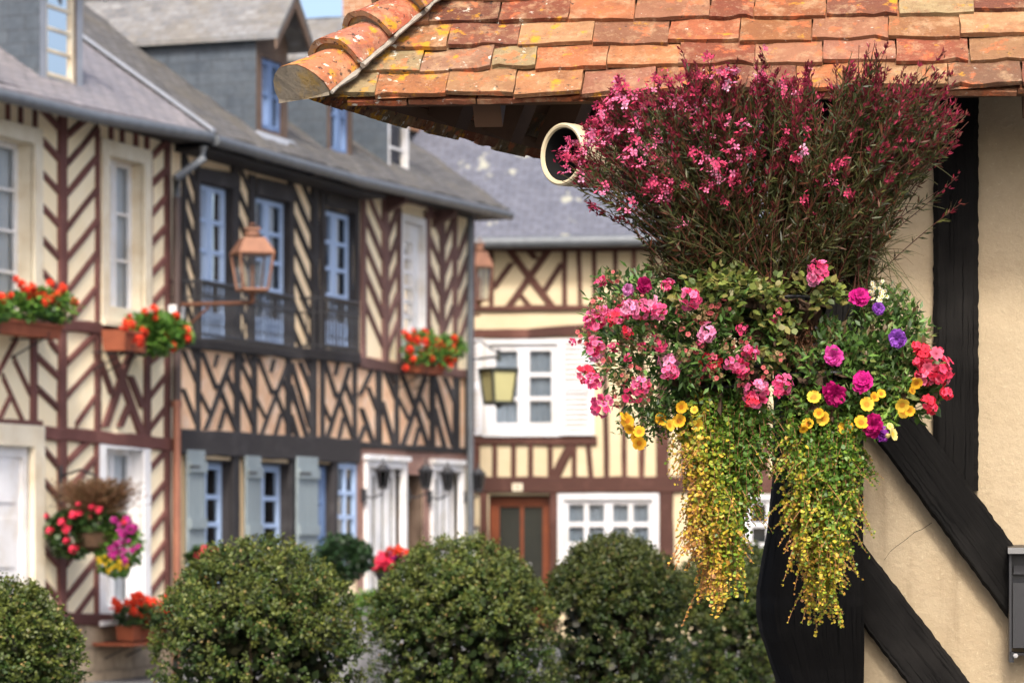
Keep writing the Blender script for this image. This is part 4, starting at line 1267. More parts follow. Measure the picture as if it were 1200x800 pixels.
def hall_roof():
    cs = math.cos(math.radians(45))
    es = (V + ZU).normalized()
    en = (ZU - V).normalized()
    mb = MB()
    hip_k = .83 * cs
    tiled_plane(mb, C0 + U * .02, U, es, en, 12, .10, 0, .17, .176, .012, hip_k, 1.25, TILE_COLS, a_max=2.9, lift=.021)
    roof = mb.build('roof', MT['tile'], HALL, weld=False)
    mb = MB()       # doubled under-course at the eave
    tiled_plane(mb, C0 + U * .09 + es * .004 - en * .024, U, es, en, 1, .10, 0, .15, .17, .013, 0, .8, [(.40, .12, .06), (.36, .13, .07), (.45, .19, .10)], a_max=2.8, lift=.02)
    mb.build('under_course_tile', MT['tile'], roof, weld=False)
    # hip-end slope seen from below
    e = U * math.cos(math.radians(71)) + V * math.sin(math.radians(71))
    w = HIP - e * HIP.dot(e)
    w.normalize()
    nn = e.cross(w).normalized()
    if nn.dot(U) > 0: nn = -nn
    hk = HIP.dot(e) / HIP.dot(w)
    mb = MB()
    tiled_plane(mb, C0 + e * .02, e, w, nn, 8, .11, 0, .17, .178, .015, hk, 1.0, TILE_COLS, a_max=2.6)
    mb.build('hip_end_tile', MT['tile'], roof, weld=False)
    # decks: battens and rafters under both slopes
    mb = MB()
    for k in range(13):
        s = .03 + k * .10
        mb.box(C0 + U * (1.45 + .06 + hip_k * s / 2) + es * s - en * .018, 1.4 - hip_k * s / 2, .012, .007, (U, es, en))
        mb.box(C0 + e * (1.28 + hk * s / 2) + w * (s + .02) - nn * .018, 1.2 - hk * s / 2, .014, .007, (e, w, nn))
    mb.build('batten', MT['rafter'], roof)
    def rafter(p, d, up, side, L_, hw=.035, hd=.045):
        m2 = MB()
        m2.box(p + d * (L_ / 2) - up * (hd + .026), hw, L_ / 2, hd, (side, d, up))
        m2.build('rafter', MT['rafter'], HALL)
    for k in range(8):
        a = .42 + k * .34
        rafter(C0 + U * a + es * .05, es, en, U, min(1.2, a / hip_k - .12) if a / hip_k < 1.3 else 1.2)
    for k in range(7):
        a = .22 + k * .33
        rafter(C0 + e * a + w * .05, w, nn, e, min(.9, max(.12, a / hk - .15)))
    mb = MB()       # boards closing the roof above the rafters
    q = [C0 + U * .12 + es * .05 - en * .03, C0 + U * 2.9 + es * .05 - en * .03, C0 + U * 2.9 + es * 1.25 - en * .03, C0 + U * (.12 + hip_k * 1.2) + es * 1.25 - en * .03]
    mb.prism(q, [p - en * .004 for p in q], None, [(0, 0), (0, 2.8), (1.2, 2.8), (1.2, .8)])
    mb.build('roof_board', MT['rafter'], roof)
    # hip rafter
    hd = HIP.normalized()
    side = hd.cross(ZU).normalized()
    upv = side.cross(hd).normalized()
    rafter(C0 + hd * .22 - ZU * .02, hd, upv, side, 1.5, .03, .035)
    # hip tiles: tapered half-round tiles bedded in mortar, each lapping the one below
    for k in range(9):
        o = C0 + hd * (k * .133 - .015) + upv * .012
        Lh = .175
        nseg, m = 10, 5
        sd = random.uniform(0, 50)
        jr = random.uniform(-.004, .004)
        outer, inner = [], []
        for j in range(m + 1):
            h = j / m
            r = (.095 - .034 * h) + jr + noise.noise((sd, h * 3, 0)) * .003
            sag = .018 * (1 - h) + .012
            ro, ri = [], []
            for i in range(nseg + 1):
                t = math.pi * (i / nseg) * 1.02 - .03
                wob = noise.noise((i * .6, h * 3, sd)) * .004
                cx, cy = math.cos(t) * (r + wob), math.sin(t) * (r * .86 + wob)
                p = o + hd * (Lh * h + (noise.noise((i * .9, sd, 3)) * .004 if j == 0 else 0))
                ro.append(p + side * cx + upv * (cy + sag))
                ri.append(p + side * (cx * .80) + upv * (cy * .80 + sag))
            outer.append(ro); inner.append(ri)
        mb = MB()
        col = random.choice([(.40, .125, .065), (.36, .10, .055), (.42, .16, .08), (.38, .14, .09)])
        for j in range(m):
            for i in range(nseg):
                mb.face([outer[j][i], outer[j][i + 1], outer[j + 1][i + 1], outer[j + 1][i]], None, col)
                mb.face([inner[j][i], inner[j + 1][i], inner[j + 1][i + 1], inner[j][i + 1]], None, col)
        for i in range(nseg):
            mb.face([outer[0][i], inner[0][i], inner[0][i + 1], outer[0][i + 1]], None, (.44, .28, .16))
        ht = mb.build('hip_tile', MT['tile'], roof, smooth=True)
        # mortar: the plug under the mouth and the bed along the lower edges
        mm, bd = MB(), MB()
        if k == 0:
            ring0 = [outer[0][i] - hd * .004 + upv * 0 for i in range(nseg + 1)]
            low = [p for p in ring0]
            cen = o + upv * .02 - hd * .012
            for i in range(nseg):
                mm.face([ring0[i], ring0[i + 1], cen])
            a, b = ring0[0], ring0[-1]
            mm.face([a, cen, b, b - ZU * .010, a - ZU * .010])
        else:
            inn = [outer[0][i] * .93 + o * .07 + hd * .004 for i in range(nseg + 1)]
            cen = o + hd * .012
            for i in range(nseg):
                mm.face([inn[i], inn[i + 1], cen])
        for sgn, ii in ((1, 0), (-1, nseg)):
            pts = [outer[j][ii] + upv * -.006 for j in range(m + 1)]
            bd.tube([p + Vector((random.uniform(-.003, .003), 0, random.uniform(-.003, .003))) for p in pts], [.006 + random.uniform(-.002, .003) for _ in pts], 6)
        mm.build('mortar', MT['mortar'], ht)
        bd.build('mortar_bed', MT['lime'], ht)
    return roof


hall_roof()


def hall_walls():
    T = lambda x: HF.px(x, 400)[0]
    Z = lambda x, y: HF.px(x, y)[1]
    m = MT['tar_timber']
    tl, tr = T(1005), T(1012) + 2.2
    zt = C0.z + OV - .10
    mb = MB()
    n, k = 14, 18          # roughcast is a little uneven
    for i in range(n):
        for j in range(k):
            q = []
            for di, dj in ((0, 0), (1, 0), (1, 1), (0, 1)):
                t, z = tl + (tr - tl) * (i + di) / n, zt * (j + dj) / k
                q.append(HF.pt(t, z, noise.noise((t * 2.2, z * 2.2, 4)) * .010 - .012))
            mb.face(q)
    mb.build('wall', MT['hall_plaster'], HALL, smooth=True)
    e = U * math.cos(math.radians(71)) + V * math.sin(math.radians(71))
    A = HF.pt(T(925), 0, -.06)
    mb = MB()
    mb.face([A, A + e * 3, A + e * 3 + ZU * zt, A + ZU * zt])
    mb.face([A + e * 3, HF.pt(tr, 0, -.06) + e * 3, HF.pt(tr, zt, -.06) + e * 3, A + e * 3 + ZU * zt])
    mb.face([HF.pt(tr, 0, -.01), HF.pt(tr, zt, -.01), HF.pt(tr, zt, -.06) + e * 3, HF.pt(tr, 0, -.06) + e * 3])
    mb.build('rear_wall', MT['hall_plaster'], HALL, weld=False)
    # corner post, swelling at its foot
    prof = [(60, 905), (300, 904), (480, 905), (560, 904), (610, 899), (650, 893), (690, 887), (715, 887), (740, 891), (770, 901), (800, 911), (850, 922), (950, 930), (1330, 930)]
    mb = MB()
    rings = []
    for q, (y, xl) in enumerate(prof):
        y0 = y
        nxt = prof[min(q + 1, len(prof) - 1)]
        for s in range(10 if q < len(prof) - 1 else 1):
            f = s / 10
            yy, xx = y + (nxt[0] - y) * f, xl + (nxt[1] - xl) * f
            tL, tR = T(xx), T(1012)
            z = Z(959, yy)
            bul = .05 + max(0, (905 - xx)) * .0012 + .014 / (1 + math.exp(-(yy - 703) / 2.5)) - .006 / (1 + math.exp(-(yy - 640) / 3))
            ringp = []
            for (tt, oo) in ((tR, -.14), (tR, bul - .02), (tR - .018, bul), *[(tR - (tR - tL) * h, bul + .004) for h in (.2, .3, .4, .5, .6, .7)], (tL + .045, bul), (tL + .012, bul - .03), (tL, bul - .07), (tL + .005, -.16)):
                w = noise.noise((tt * 6, z * 3.5, oo * 8)) * .010 + noise.noise((tt * 26, z * 3.2, oo * 20)) * .009 + noise.noise((tt * 60, z * 9, oo * 40)) * .004
                ringp.append(HF.pt(tt + w * .6, z, oo + w))
            rings.append((ringp, z))
    for (A_, za), (B_, zb) in zip(rings, rings[1:]):
        for i in range(len(A_) - 1):
            mb.face([A_[i], A_[i + 1], B_[i + 1], B_[i]], [(za, i * .03), (za, i * .03 + .03), (zb, i * .03 + .03), (zb, i * .03)])
    mb.build('corner_post', m, HALL, smooth=True)
    bar(HF, 'brace', m, HALL, 'h', 990, 420, 1235, 749, 94, .040, .0017, -.01, .012)
    bar(HF, 'brace', m, HALL, 'h', 1010, 683, 1165, 884, 97, .036, .0017, -.01, .012)
    bar(HF, 'post', m, HALL, 'v', 1120, 60, 1120, 575, 53, .022, .0017, -.01, .012)
    bar(HF, 'post', m, HALL, 'v', 1560, 60, 1560, 1290, 60, .022, .0017, -.01, .012)
    bar(HF, 'sole_plate', m, HALL, 'h', 1000, 1310, 2000, 1310, 100, .05)
    bar(HF, 'wall_plate', m, HALL, 'h', 900, 62, 2000, 40, 46, .05)
    mb = MB()
    pts = [(1092, 612), (1080, 620), (1072, 623), (1060, 633), (1050, 640), (1043, 646), (1036, 656), (1033, 668)]
    for (x0, y0), (x1, y1) in zip(pts, pts[1:]):
        a, b = HF.px(x0, y0), HF.px(x1, y1)
        d = .0009
        mb.face([HF.pt(a[0], a[1] - d, .0005), HF.pt(b[0], b[1] - d, .0005), HF.pt(b[0] + d * .4, b[1] + d, .0005), HF.pt(a[0] + d * .4, a[1] + d, .0005)])
    mb.build('crack', MT['dark_inside'], HALL, weld=False)


hall_walls()


def meter_box():
    T = lambda x: HF.px(x, 700)[0]
    Z = lambda y: HF.px(1190, y)[1]
    c = HF.pt(T(1181) + .13, Z(772), .0)
    b = empty('wall_box', c, 'charcoal metal letter box with a hooded lid, fixed to the ochre wall', 'letter box')
    t0, t1 = T(1181), T(1181) + .27
    m = MT['black_box']
    mb = MB()
    rect_bar(HF, mb, t0 + .006, t1 - .006, Z(758), Z(648), .0, .055)
    rect_bar(HF, mb, t0, t0 + .006, Z(762), Z(645), .0, .095)
    rect_bar(HF, mb, t1 - .006, t1, Z(762), Z(645), .0, .095)
    mb.build('body', m, b)
    mb = MB()
    mb.prism([HF.pt(t0 - .004, Z(648), .115), HF.pt(t1 + .004, Z(648), .115), HF.pt(t1 + .004, Z(641), .110), HF.pt(t0 - .004, Z(641), .110)], [HF.pt(t0 - .004, Z(648), .0), HF.pt(t1 + .004, Z(648), 0), HF.pt(t1 + .004, Z(638), 0), HF.pt(t0 - .004, Z(638), 0)])
    mb.build('lid', m, b)
    mb = MB()
    mb.prism([HF.pt(t0 + .009, Z(757), .090), HF.pt(t1 - .009, Z(757), .090), HF.pt(t1 - .009, Z(682), .090), HF.pt(t0 + .009, Z(682), .090)], [HF.pt(t0 + .009, Z(757), .058), HF.pt(t1 - .009, Z(757), .058), HF.pt(t1 - .009, Z(677), .072), HF.pt(t0 + .009, Z(677), .072)])
    mb.build('door', m, b)
    mb = MB(); rect_bar(HF, mb, t0 + .012, t0 + .05, Z(672), Z(662), .0552, .07); mb.build('latch', MT['black_iron'], b)
    mb = MB()
    rect_bar(HF, mb, t0, t0 + .012, Z(774), Z(762), .0, .085)
    rect_bar(HF, mb, t0 + .012, t1, Z(766), Z(763), .0, .07)
    br = mb.build('bracket', m, b)
    mb = MB()
    mb.tube([HF.pt(t0 + .016, Z(766), .075), HF.pt(t0 + .016, Z(766), .097)], .0065, 6)
    mb.tube([HF.pt(t0 + .016, Z(766), .097), HF.pt(t0 + .016, Z(766), .105)], .0035, 8)
    mb.build('bolt', MT['steel'], br)


meter_box()


def round_pipe():
    Y = 7.60
    c = at(660, 181, Y)
    ax = Vector((.73, .68, 0)).normalized()
    side = ax.cross(ZU).normalized()
    r = .0775
    b = empty('floodlight', c, 'ivory cylinder floodlight with a dark open mouth under the tiled eave', 'floodlight')
    def ringp(o, rad): return [c + ax * o + (side * math.cos(t) + ZU * math.sin(t)) * rad for t in [2 * math.pi * k / 40 for k in range(40)]]
    mb = MB()
    mb.loft([ringp(.0, r * .84), ringp(-.006, r * .87), ringp(-.008, r * .94), ringp(-.004, r), ringp(.03, r), ringp(.035, r * .97), ringp(.42, r * .97), ringp(.45, r * .8)], None, False, True)
    mb.build('housing', MT['ivory_plastic'], b, smooth=True)
    mb = MB()
    mb.loft([ringp(.0005, r * .84), ringp(.10, r * .82), ringp(.16, r * .55), ringp(.17, r * .1)], None, False, True)
    mb.build('mouth', MT['dark_inside'], b, smooth=True)  # mouth near black, the shade inside put into its colour
    mb = MB()
    p = c + ax * .22
    mb.tube([p + side * (r + .008) , p + side * (r + .008) + ZU * .2, p + ZU * .24, p - side * (r + .008) + ZU * .2, p - side * (r + .008)], .008, 6)
    mb.tube([p + ZU * .24, p + ZU * .34], .009, 6)
    mb.build('strap', MT['black_iron'], b)


round_pipe()
# ------------------------------------------------------------------ hanging planters at the corner of the hall
YP = 7.15
MPX = YP / FP          # metres per photo pixel at the planters


def P3(px, py, dy=0.0):
    v = at(px, py, YP)
    return np.array((v.x, v.y + dy, v.z))


VIEW = np.array([0.03, -1, 0.08])


def bowl(name, px, py, rpx, label, cat, group=None, h=.75, dy=0):
    c = Vector(P3(px, py, dy))
    r = rpx * MPX
    b = empty(name, c - ZU * r * h, label, cat, group)
    mb = MB()
    prof = [(.3, -h), (.62, -h * .85), (.86, -h * .5), (.97, -.15), (1.0, 0), (.9, .02), (.8, -.05), (.1, -.08)]
    n = 28
    mb.loft([[c + Vector((math.cos(t) * r * a, math.sin(t) * r * a, z * r)) * (1 + .03 * noise.noise((math.cos(t) * 3, math.sin(t) * 3, z * 4))) - c * (.03 * noise.noise((math.cos(t) * 3, math.sin(t) * 3, z * 4))) for t in [2 * math.pi * k / n for k in range(n)]] for a, z in prof], None, True, True)
    mb.build('liner', MT['fibre'], b, smooth=True)
    mb = MB()
    for a, z in ((1.02, 0), (.9, -h * .5), (.62, -h * .88)):
        mb.tube([c + Vector((math.cos(t) * r * a, math.sin(t) * r * a, z * r)) for t in [2 * math.pi * k / n for k in range(n + 1)]], .004, 5)
    for k in range(12):
        t = 2 * math.pi * k / 12
        mb.tube([c + Vector((math.cos(t) * r * a, math.sin(t) * r * a, z * r)) for a, z in ((1.02, 0), (1.0, -.2), (.9, -h * .5), (.62, -h * .88), (.2, -h * 1.04))], .003, 4)
    mb.build('wire_frame', MT['black_iron'], b)
    return b, c, r


def hanger():
    b = empty('wall_bracket', HF.pt(HF.px(950, 300)[0], 2.0, .06), 'black iron bracket carrying the flower planters on the tarred corner post', 'bracket')
    mb = MB()
    t = HF.px(948, 300)[0]
    rect_bar(HF, mb, t - .03, t + .03, 1.95, 2.35, .055, .065)
    a = HF.pt(t, 2.02, .06)
    for px, py in ((905, 372), (842, 448), (972, 448)):
        e = Vector(P3(px, py, .05))
        mb.tube([a, a.lerp(e, .5) + ZU * .03, e], .010, 6)
    mb.build('arm', MT['black_iron'], b)


hanger()
bowl('planter_bowl', 905, 352, 62, 'fibre-lined wire bowl holding the pink gaura, above the two baskets', 'planter')
bowl('hanging_basket', 842, 432, 62, 'wire basket lined with fibre under the pink verbena, next to the yellow house', 'hanging basket', 'pair of hanging baskets')
bowl('hanging_basket', 972, 440, 62, 'wire basket lined with fibre in front of the corner post, under the magenta petunias', 'hanging basket', 'pair of hanging baskets')

# flower templates
GAURA = flower_template(4, 1, .62, .25)
FLORET = flower_template(5, 1, .85, .22)
TRUMPET = flower_template(5, 1, 1.02, .34, inner=.0)


def top_line(x):
    X = [655, 665, 690, 720, 760, 800, 850, 890, 912, 925, 940, 960, 1000, 1040, 1080, 1120, 1150, 1160]
    Y = [190, 165, 135, 112, 92, 84, 80, 92, 118, 84, 72, 66, 66, 72, 80, 92, 108, 130]
    return np.interp(x, X, Y)


def gaura(name, base_px, xr, skew, n, nflow, label, dense, budp):
    bx, by = base_px
    root = empty(name, Vector(P3(bx, by)), label, 'plant', 'gaura plants in the upper planter')
    leaf, stem, bud = Cloud(), Cloud(), Cloud()
    blossoms = []
    nc = 26
    cen = np.sort(rng.uniform(xr[0] - 4, xr[1] + 4, nc))
    cup = rng.uniform(-4, 40, nc)
    cdy = rng.uniform(-.20, .18, nc)
    for i in range(n):
        ci = rng.integers(0, nc)
        x = float(np.clip(cen[ci] + rng.normal() * 9, xr[0] - 6, xr[1] + 6))
        f = (x - xr[0]) / (xr[1] - xr[0])
        inner = rng.random()
        ty = top_line(x)
        if inner < .55:
            y = ty + cup[ci] + rng.exponential(20) - (rng.uniform(4, 22) if rng.random() < .14 else 0)
            dy = cdy[ci] + rng.normal() * .03
        else:
            y = ty + rng.uniform(10, 215)
            dy = -rng.uniform(.05, .26) if rng.random() < .7 else rng.uniform(0, .2)
        # the fan narrows towards its base
        lim = by - 20
        k = np.clip((lim - y) / (lim - 60), .30, 1)
        cx = bx + (x - bx) * (k ** .55 if inner >= .55 else 1)
        side = abs(cx - bx) / 260
        y = min(y, lim + 5)
        base = P3(bx + rng.uniform(-58, 58), by + rng.uniform(-8, 22), rng.uniform(-.09, .09))
        tip = P3(cx, y, dy)
        if base[0] > tip[0] + .3: pass
        d = tip - base
        ctrl = base + d * .5 + np.array([-d[0] * .10 + rng.normal() * .02, rng.normal() * .02, rng.uniform(-.02, .05) - abs(d[0]) * .05])
        t = np.linspace(0, 1, 9)[:, None]
        pts = base * (1 - t) ** 2 + ctrl * 2 * t * (1 - t) + tip * t ** 2
        L_ = np.linalg.norm(np.diff(pts, axis=0), axis=1).sum()
        red = rng.random()
        sc = np.array([.10, .035, .022]) * (1 - .4 * rng.random()) if red < .6 else np.array([.07, .06, .025])
        stem.strip(pts, np.linspace(.0017, .0009, 9), sc)
        tang = unit(np.gradient(pts, axis=0))
        m = int(L_ * dense) + 8
        tt = rng.uniform(.05, .92, m)
        pos = np.stack([np.interp(tt, t[:, 0], pts[:, k2]) for k2 in range(3)], 1)
        tn = np.stack([np.interp(tt, t[:, 0], tang[:, k2]) for k2 in range(3)], 1)
        dr = unit(tn * .8 + rand_dir(m) * .75)
        q = rng.random(m)
        col = np.where(q[:, None] < .55, np.array([.045, .062, .018]), np.where(q[:, None] < .82, np.array([.085, .10, .030]), np.array([.11, .045, .022])))
        col = col * rng.uniform(.45, 1.1, (m, 1)) * np.array([1.05, .92, .85])
        leaf.add(LEAF, pos, dr, rand_dir(m) + VIEW * .4, rng.uniform(.0034, .0062, m), rng.uniform(.016, .034, m), .004, col)
        # bud spike
        if L_ > .20 and rng.random() < budp and tip[2] > P3(0, 245)[2]:
            k3 = rng.integers(8, 18)
            tb = 1 - np.abs(rng.normal(0, .09, k3))
            pb = np.stack([np.interp(tb, t[:, 0], pts[:, k2]) for k2 in range(3)], 1) + rng.normal(0, .003, (k3, 3))
            bc = pick([(.20, .018, .035), (.13, .015, .022), (.32, .03, .07), (.10, .03, .02)], k3, jit=.3)
            for rot in (0, 1):
                z = rand_dir(k3)
                bud.add(LEAF, pb, unit(tang[-1] * .9 + rand_dir(k3) * .6), z, rng.uniform(.004, .0062, k3), rng.uniform(.010, .018, k3), .006, bc)
            blossoms.append((tip[2] + .12 * (f if skew < 0 else 0) + rng.uniform(0, .32), tip, pts, t, tang, x))
    leaf.build('leaves', MT['leaf'], root)
    stem.build('stems', MT['stem'], root)
    bud.build('bud_sprays', MT['petal'], root)
    # open blossoms: each a small four-petalled flower near a tip
    blossoms.sort(key=lambda b: b[1][1] + (abs(b[5] - skew) / 500) + rng.uniform(0, .34))
    meshes = []
    for c1, c2 in (((.80, .20, .36), (.70, .09, .20)), ((.84, .36, .52), (.75, .14, .28)), ((.66, .07, .17), (.58, .05, .12)), ((.86, .50, .64), (.80, .22, .40))):
        c = Cloud()
        for q in range(3):
            p = np.array([[rng.normal() * .008, rng.normal() * .008, -.004 * q]])
            c.add(GAURA[:2], p, unit(rng.normal(size=(1, 3)) * [1, 1, .3]), np.array([[rng.normal() * .6, rng.normal() * .6, 1.]]), .0092, .0092, .0092, [c1 if q else c2], GAURA[2])
        nb = 7
        c.add(LEAF, rng.normal(0, .008, (nb, 3)) + [0, 0, -.012], rand_dir(nb), rand_dir(nb), .005, .014, .004, pick([c2, (.45, .03, .08)], nb))
        meshes.append(c.mesh('blossom', MT['petal'], (0, 0, 0)))
    cnt = 0
    for b in blossoms:
        for h in range(rng.integers(1, 3)):
            if cnt >= nflow: break
            s = 1 - rng.uniform(0, .3) * (h > 0)
            p = np.array([np.interp(s, b[3][:, 0], b[2][:, k2]) for k2 in range(3)]) + rng.normal(0, .006, 3) + np.array([0, -.012, 0])
            o = bpy.data.objects.new('blossom', meshes[rng.choice(4, p=[.40, .17, .36, .07])])
            COL.objects.link(o)
            o.parent = root
            o.location = Vector(p) - root.location
            dv = Vector(unit(VIEW + rng.normal(size=3) * .55))
            o.rotation_euler = dv.to_track_quat('Z', 'Y').to_euler()
            s_ = rng.uniform(.68, 1.12)
            o.scale = (s_, s_, s_)
            cnt += 1
    return root


gaura('gaura_plant', (850, 335), (662, 945), 720, 470, 118, 'airy gaura bush thick with bright pink blossoms, reaching past the round floodlight', 92, .92)
gaura('gaura_plant', (955, 332), (890, 1152), 900, 470, 34, 'airy gaura bush with dark red buds and few blossoms, against the black post', 104, .62)


# ------------------------------------------------------------------ leafy mounds with flower heads
def mound(root, ells, n, Lr, W, cols, p=None, tpl=LEAF, name='leaves', base=None, nst=60, flat=.35, jit=.3, shell=.5):
    c = Cloud()
    st = Cloud()
    for (px, py, rx, ry, rd, frac, dy) in ells:
        k = int(n * frac)
        d = rand_dir(k)
        r = (shell + (1 - shell) * rng.random((k, 1)) ** .6)
        off = d * r * np.array([rx * MPX, rd, ry * MPX])
        # little sprigs: leaves gather round twig points
        ns = max(6, k // 9)
        idx = rng.integers(0, ns, k)
        anchors = off[:ns]
        off = anchors[idx] + rng.normal(0, .011, (k, 3))
        pos = P3(px, py, dy) + off
        dirs = unit(anchors[idx] / np.array([rx * MPX, rd, ry * MPX]) * .8 + rand_dir(k) * .9 + [0, -.15, .25])
        col = pick(cols, k, p, jit) 
        c.add(tpl, pos, dirs, unit(rand_dir(k) * flat + VIEW * .5 + [0, 0, .6]), rng.uniform(.8, 1.25, k) * W, rng.uniform(*Lr, k), W * .8, col)
        b = P3(*(base or (px, py + ry * .3)))
        for q in range(int(nst * frac)):
            e = P3(px, py, dy) + anchors[q % ns]
            mid = (b + e) / 2 + np.array([0, 0, .025])
            t = np.linspace(0, 1, 6)[:, None]
            st.strip(b * (1 - t) ** 2 + mid * 2 * t * (1 - t) + e * t ** 2, .0012, (.09, .10, .035))
    c.build(name, MT['leaf'], root)
    if nst: st.build('stems', MT['stem'], root)


def head_mesh(cols, nfl=20, R_=.021, fr=.0105, buds=True):
    c = Cloud()
    g = np.pi * (3 - 5 ** .5)
    i = np.arange(nfl)
    z = 1 - (i + .5) / nfl * 1.45
    th = g * i
    d = np.stack([np.sqrt(np.maximum(0, 1 - z * z)) * np.cos(th), np.sqrt(np.maximum(0, 1 - z * z)) * np.sin(th), z], 1) + rng.normal(0, .12, (nfl, 3))
    d = unit(d)
    pos = d * R_ * rng.uniform(.7, 1.25, (nfl, 1))
    nd = unit(d + rng.normal(0, .35, (nfl, 3)))
    fs = fr * rng.uniform(.75, 1.1, nfl)
    c.add(FLORET[:2], pos, rand_dir(nfl), nd, fs, fs, fs, pick(cols, nfl, jit=.35), FLORET[2])
    eye = flower_template(4, 1, 1.2, .1)
    c.add(eye[:2], pos + nd * fr * .10, rand_dir(nfl), nd, fr * .16, fr * .16, fr * .1, pick([tuple(x * .45 for x in cols[0])], nfl))
    if buds:
        k = 10
        dd = unit(np.stack([rng.normal(size=k), rng.normal(size=k), -np.abs(rng.normal(size=k)) * .6], 1))
        c.add(LEAF, dd * .006, dd, rand_dir(k), .003, R_ * 1.0, .003, (.16, .15, .05))
    return c.mesh('flower_head', MT['petal'], (0, 0, 0))


def ruffle_mesh(c1, c2, R_=.027):
    """double petunia: broad waved petals in loose, uneven whorls"""
    c = Cloud()
    nu, nv = 5, 4
    for lay, (s_, cup, k) in enumerate(((1.0, .10, 6), (.86, .38, 6), (.66, .75, 5), (.42, 1.25, 4))):
        for q in range(k):
            a = 2 * np.pi * (q + rng.uniform(-.25, .25)) / k + lay * .7
            lift = cup + rng.uniform(-.18, .22)
            L_ = R_ * s_ * rng.uniform(.82, 1.12)
            ph, fr = rng.uniform(0, 6), rng.uniform(1.4, 2.6)
            V_, C_ = [], []
            for j in range(nv + 1):
                v = j / nv
                wdt = .95 * np.sin(np.pi * min(1, .12 + v * .62)) * s_ ** .3
                for i in range(nu + 1):
                    u = i / nu * 2 - 1
                    r = L_ * v * (1 - .12 * u * u * v - (.08 if abs(u) < .25 and j == nv else 0))
                    x = u * wdt * L_ * .62
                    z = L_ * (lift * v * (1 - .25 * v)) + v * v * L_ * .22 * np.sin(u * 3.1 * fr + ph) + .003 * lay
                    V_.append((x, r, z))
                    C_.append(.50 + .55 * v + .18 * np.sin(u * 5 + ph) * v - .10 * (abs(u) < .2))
            V_ = np.array(V_)
            T_ = []
            for j in range(nv):
                for i in range(nu):
                    p = j * (nu + 1) + i
                    T_ += [(p, p + 1, p + nu + 2), (p, p + nu + 2, p + nu + 1)]
            ca, sa = np.cos(a), np.sin(a)
            V_ = np.stack([V_[:, 0] * ca - V_[:, 1] * sa, V_[:, 0] * sa + V_[:, 1] * ca, V_[:, 2]], 1)
            m = rng.random() * .8
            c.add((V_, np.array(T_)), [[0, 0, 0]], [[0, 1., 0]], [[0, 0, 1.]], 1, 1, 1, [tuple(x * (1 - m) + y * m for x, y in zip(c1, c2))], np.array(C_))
    return c.mesh('flower', MT['petal'], (0, 0, 0))


def trumpet_mesh(c1, c2, R_=.0155):
    c = Cloud()
    V_ = TRUMPET[0].copy()
    c.add((V_, TRUMPET[1]), [[0, 0, 0]], [[1., 0, 0]], [[0, 0, 1.]], R_, R_, R_, [c1], TRUMPET[2])
    t = flower_template(5, 1, 1.2, .1)
    c.add(t[:2], [[0, 0, .002]], [[.6, .8, 0]], [[0, 0, 1.]], R_ * .36, R_ * .36, R_ * .4, [c2])
    n = 10
    a = np.arange(n) * 2 * np.pi / n
    c.add(LEAF, np.zeros((n, 3)), np.stack([np.cos(a) * .5, np.sin(a) * .5, -np.ones(n)], 1), np.stack([np.cos(a), np.sin(a), np.zeros(n)], 1), R_ * .3, R_ * 1.1, .001, tuple(x * .7 for x in c1))
    return c.mesh('flower', MT['petal'], (0, 0, 0))


def place(root, name, me, px, py, dy, s=1.0, tilt=.35, face=None):
    o = bpy.data.objects.new(name, me)
    COL.objects.link(o)
    o.parent = root
    o.location = Vector(P3(px, py, dy)) - base_of(root)
    dv = Vector(unit((VIEW if face is None else np.array(face)) + rng.normal(size=3) * tilt))
    q = dv.to_track_quat('Z', 'Y') @ Matrix.Rotation(rng.uniform(0, 6.28), 4, 'Z').to_quaternion()
    o.rotation_euler = q.to_euler()
    o.scale = (s, s, s)
    return o


G1 = [(.052, .115, .020), (.085, .165, .035), (.030, .062, .014), (.11, .15, .04)]
G2 = [(.060, .125, .022), (.10, .19, .035), (.034, .07, .016), (.14, .17, .045), (.13, .085, .04)]

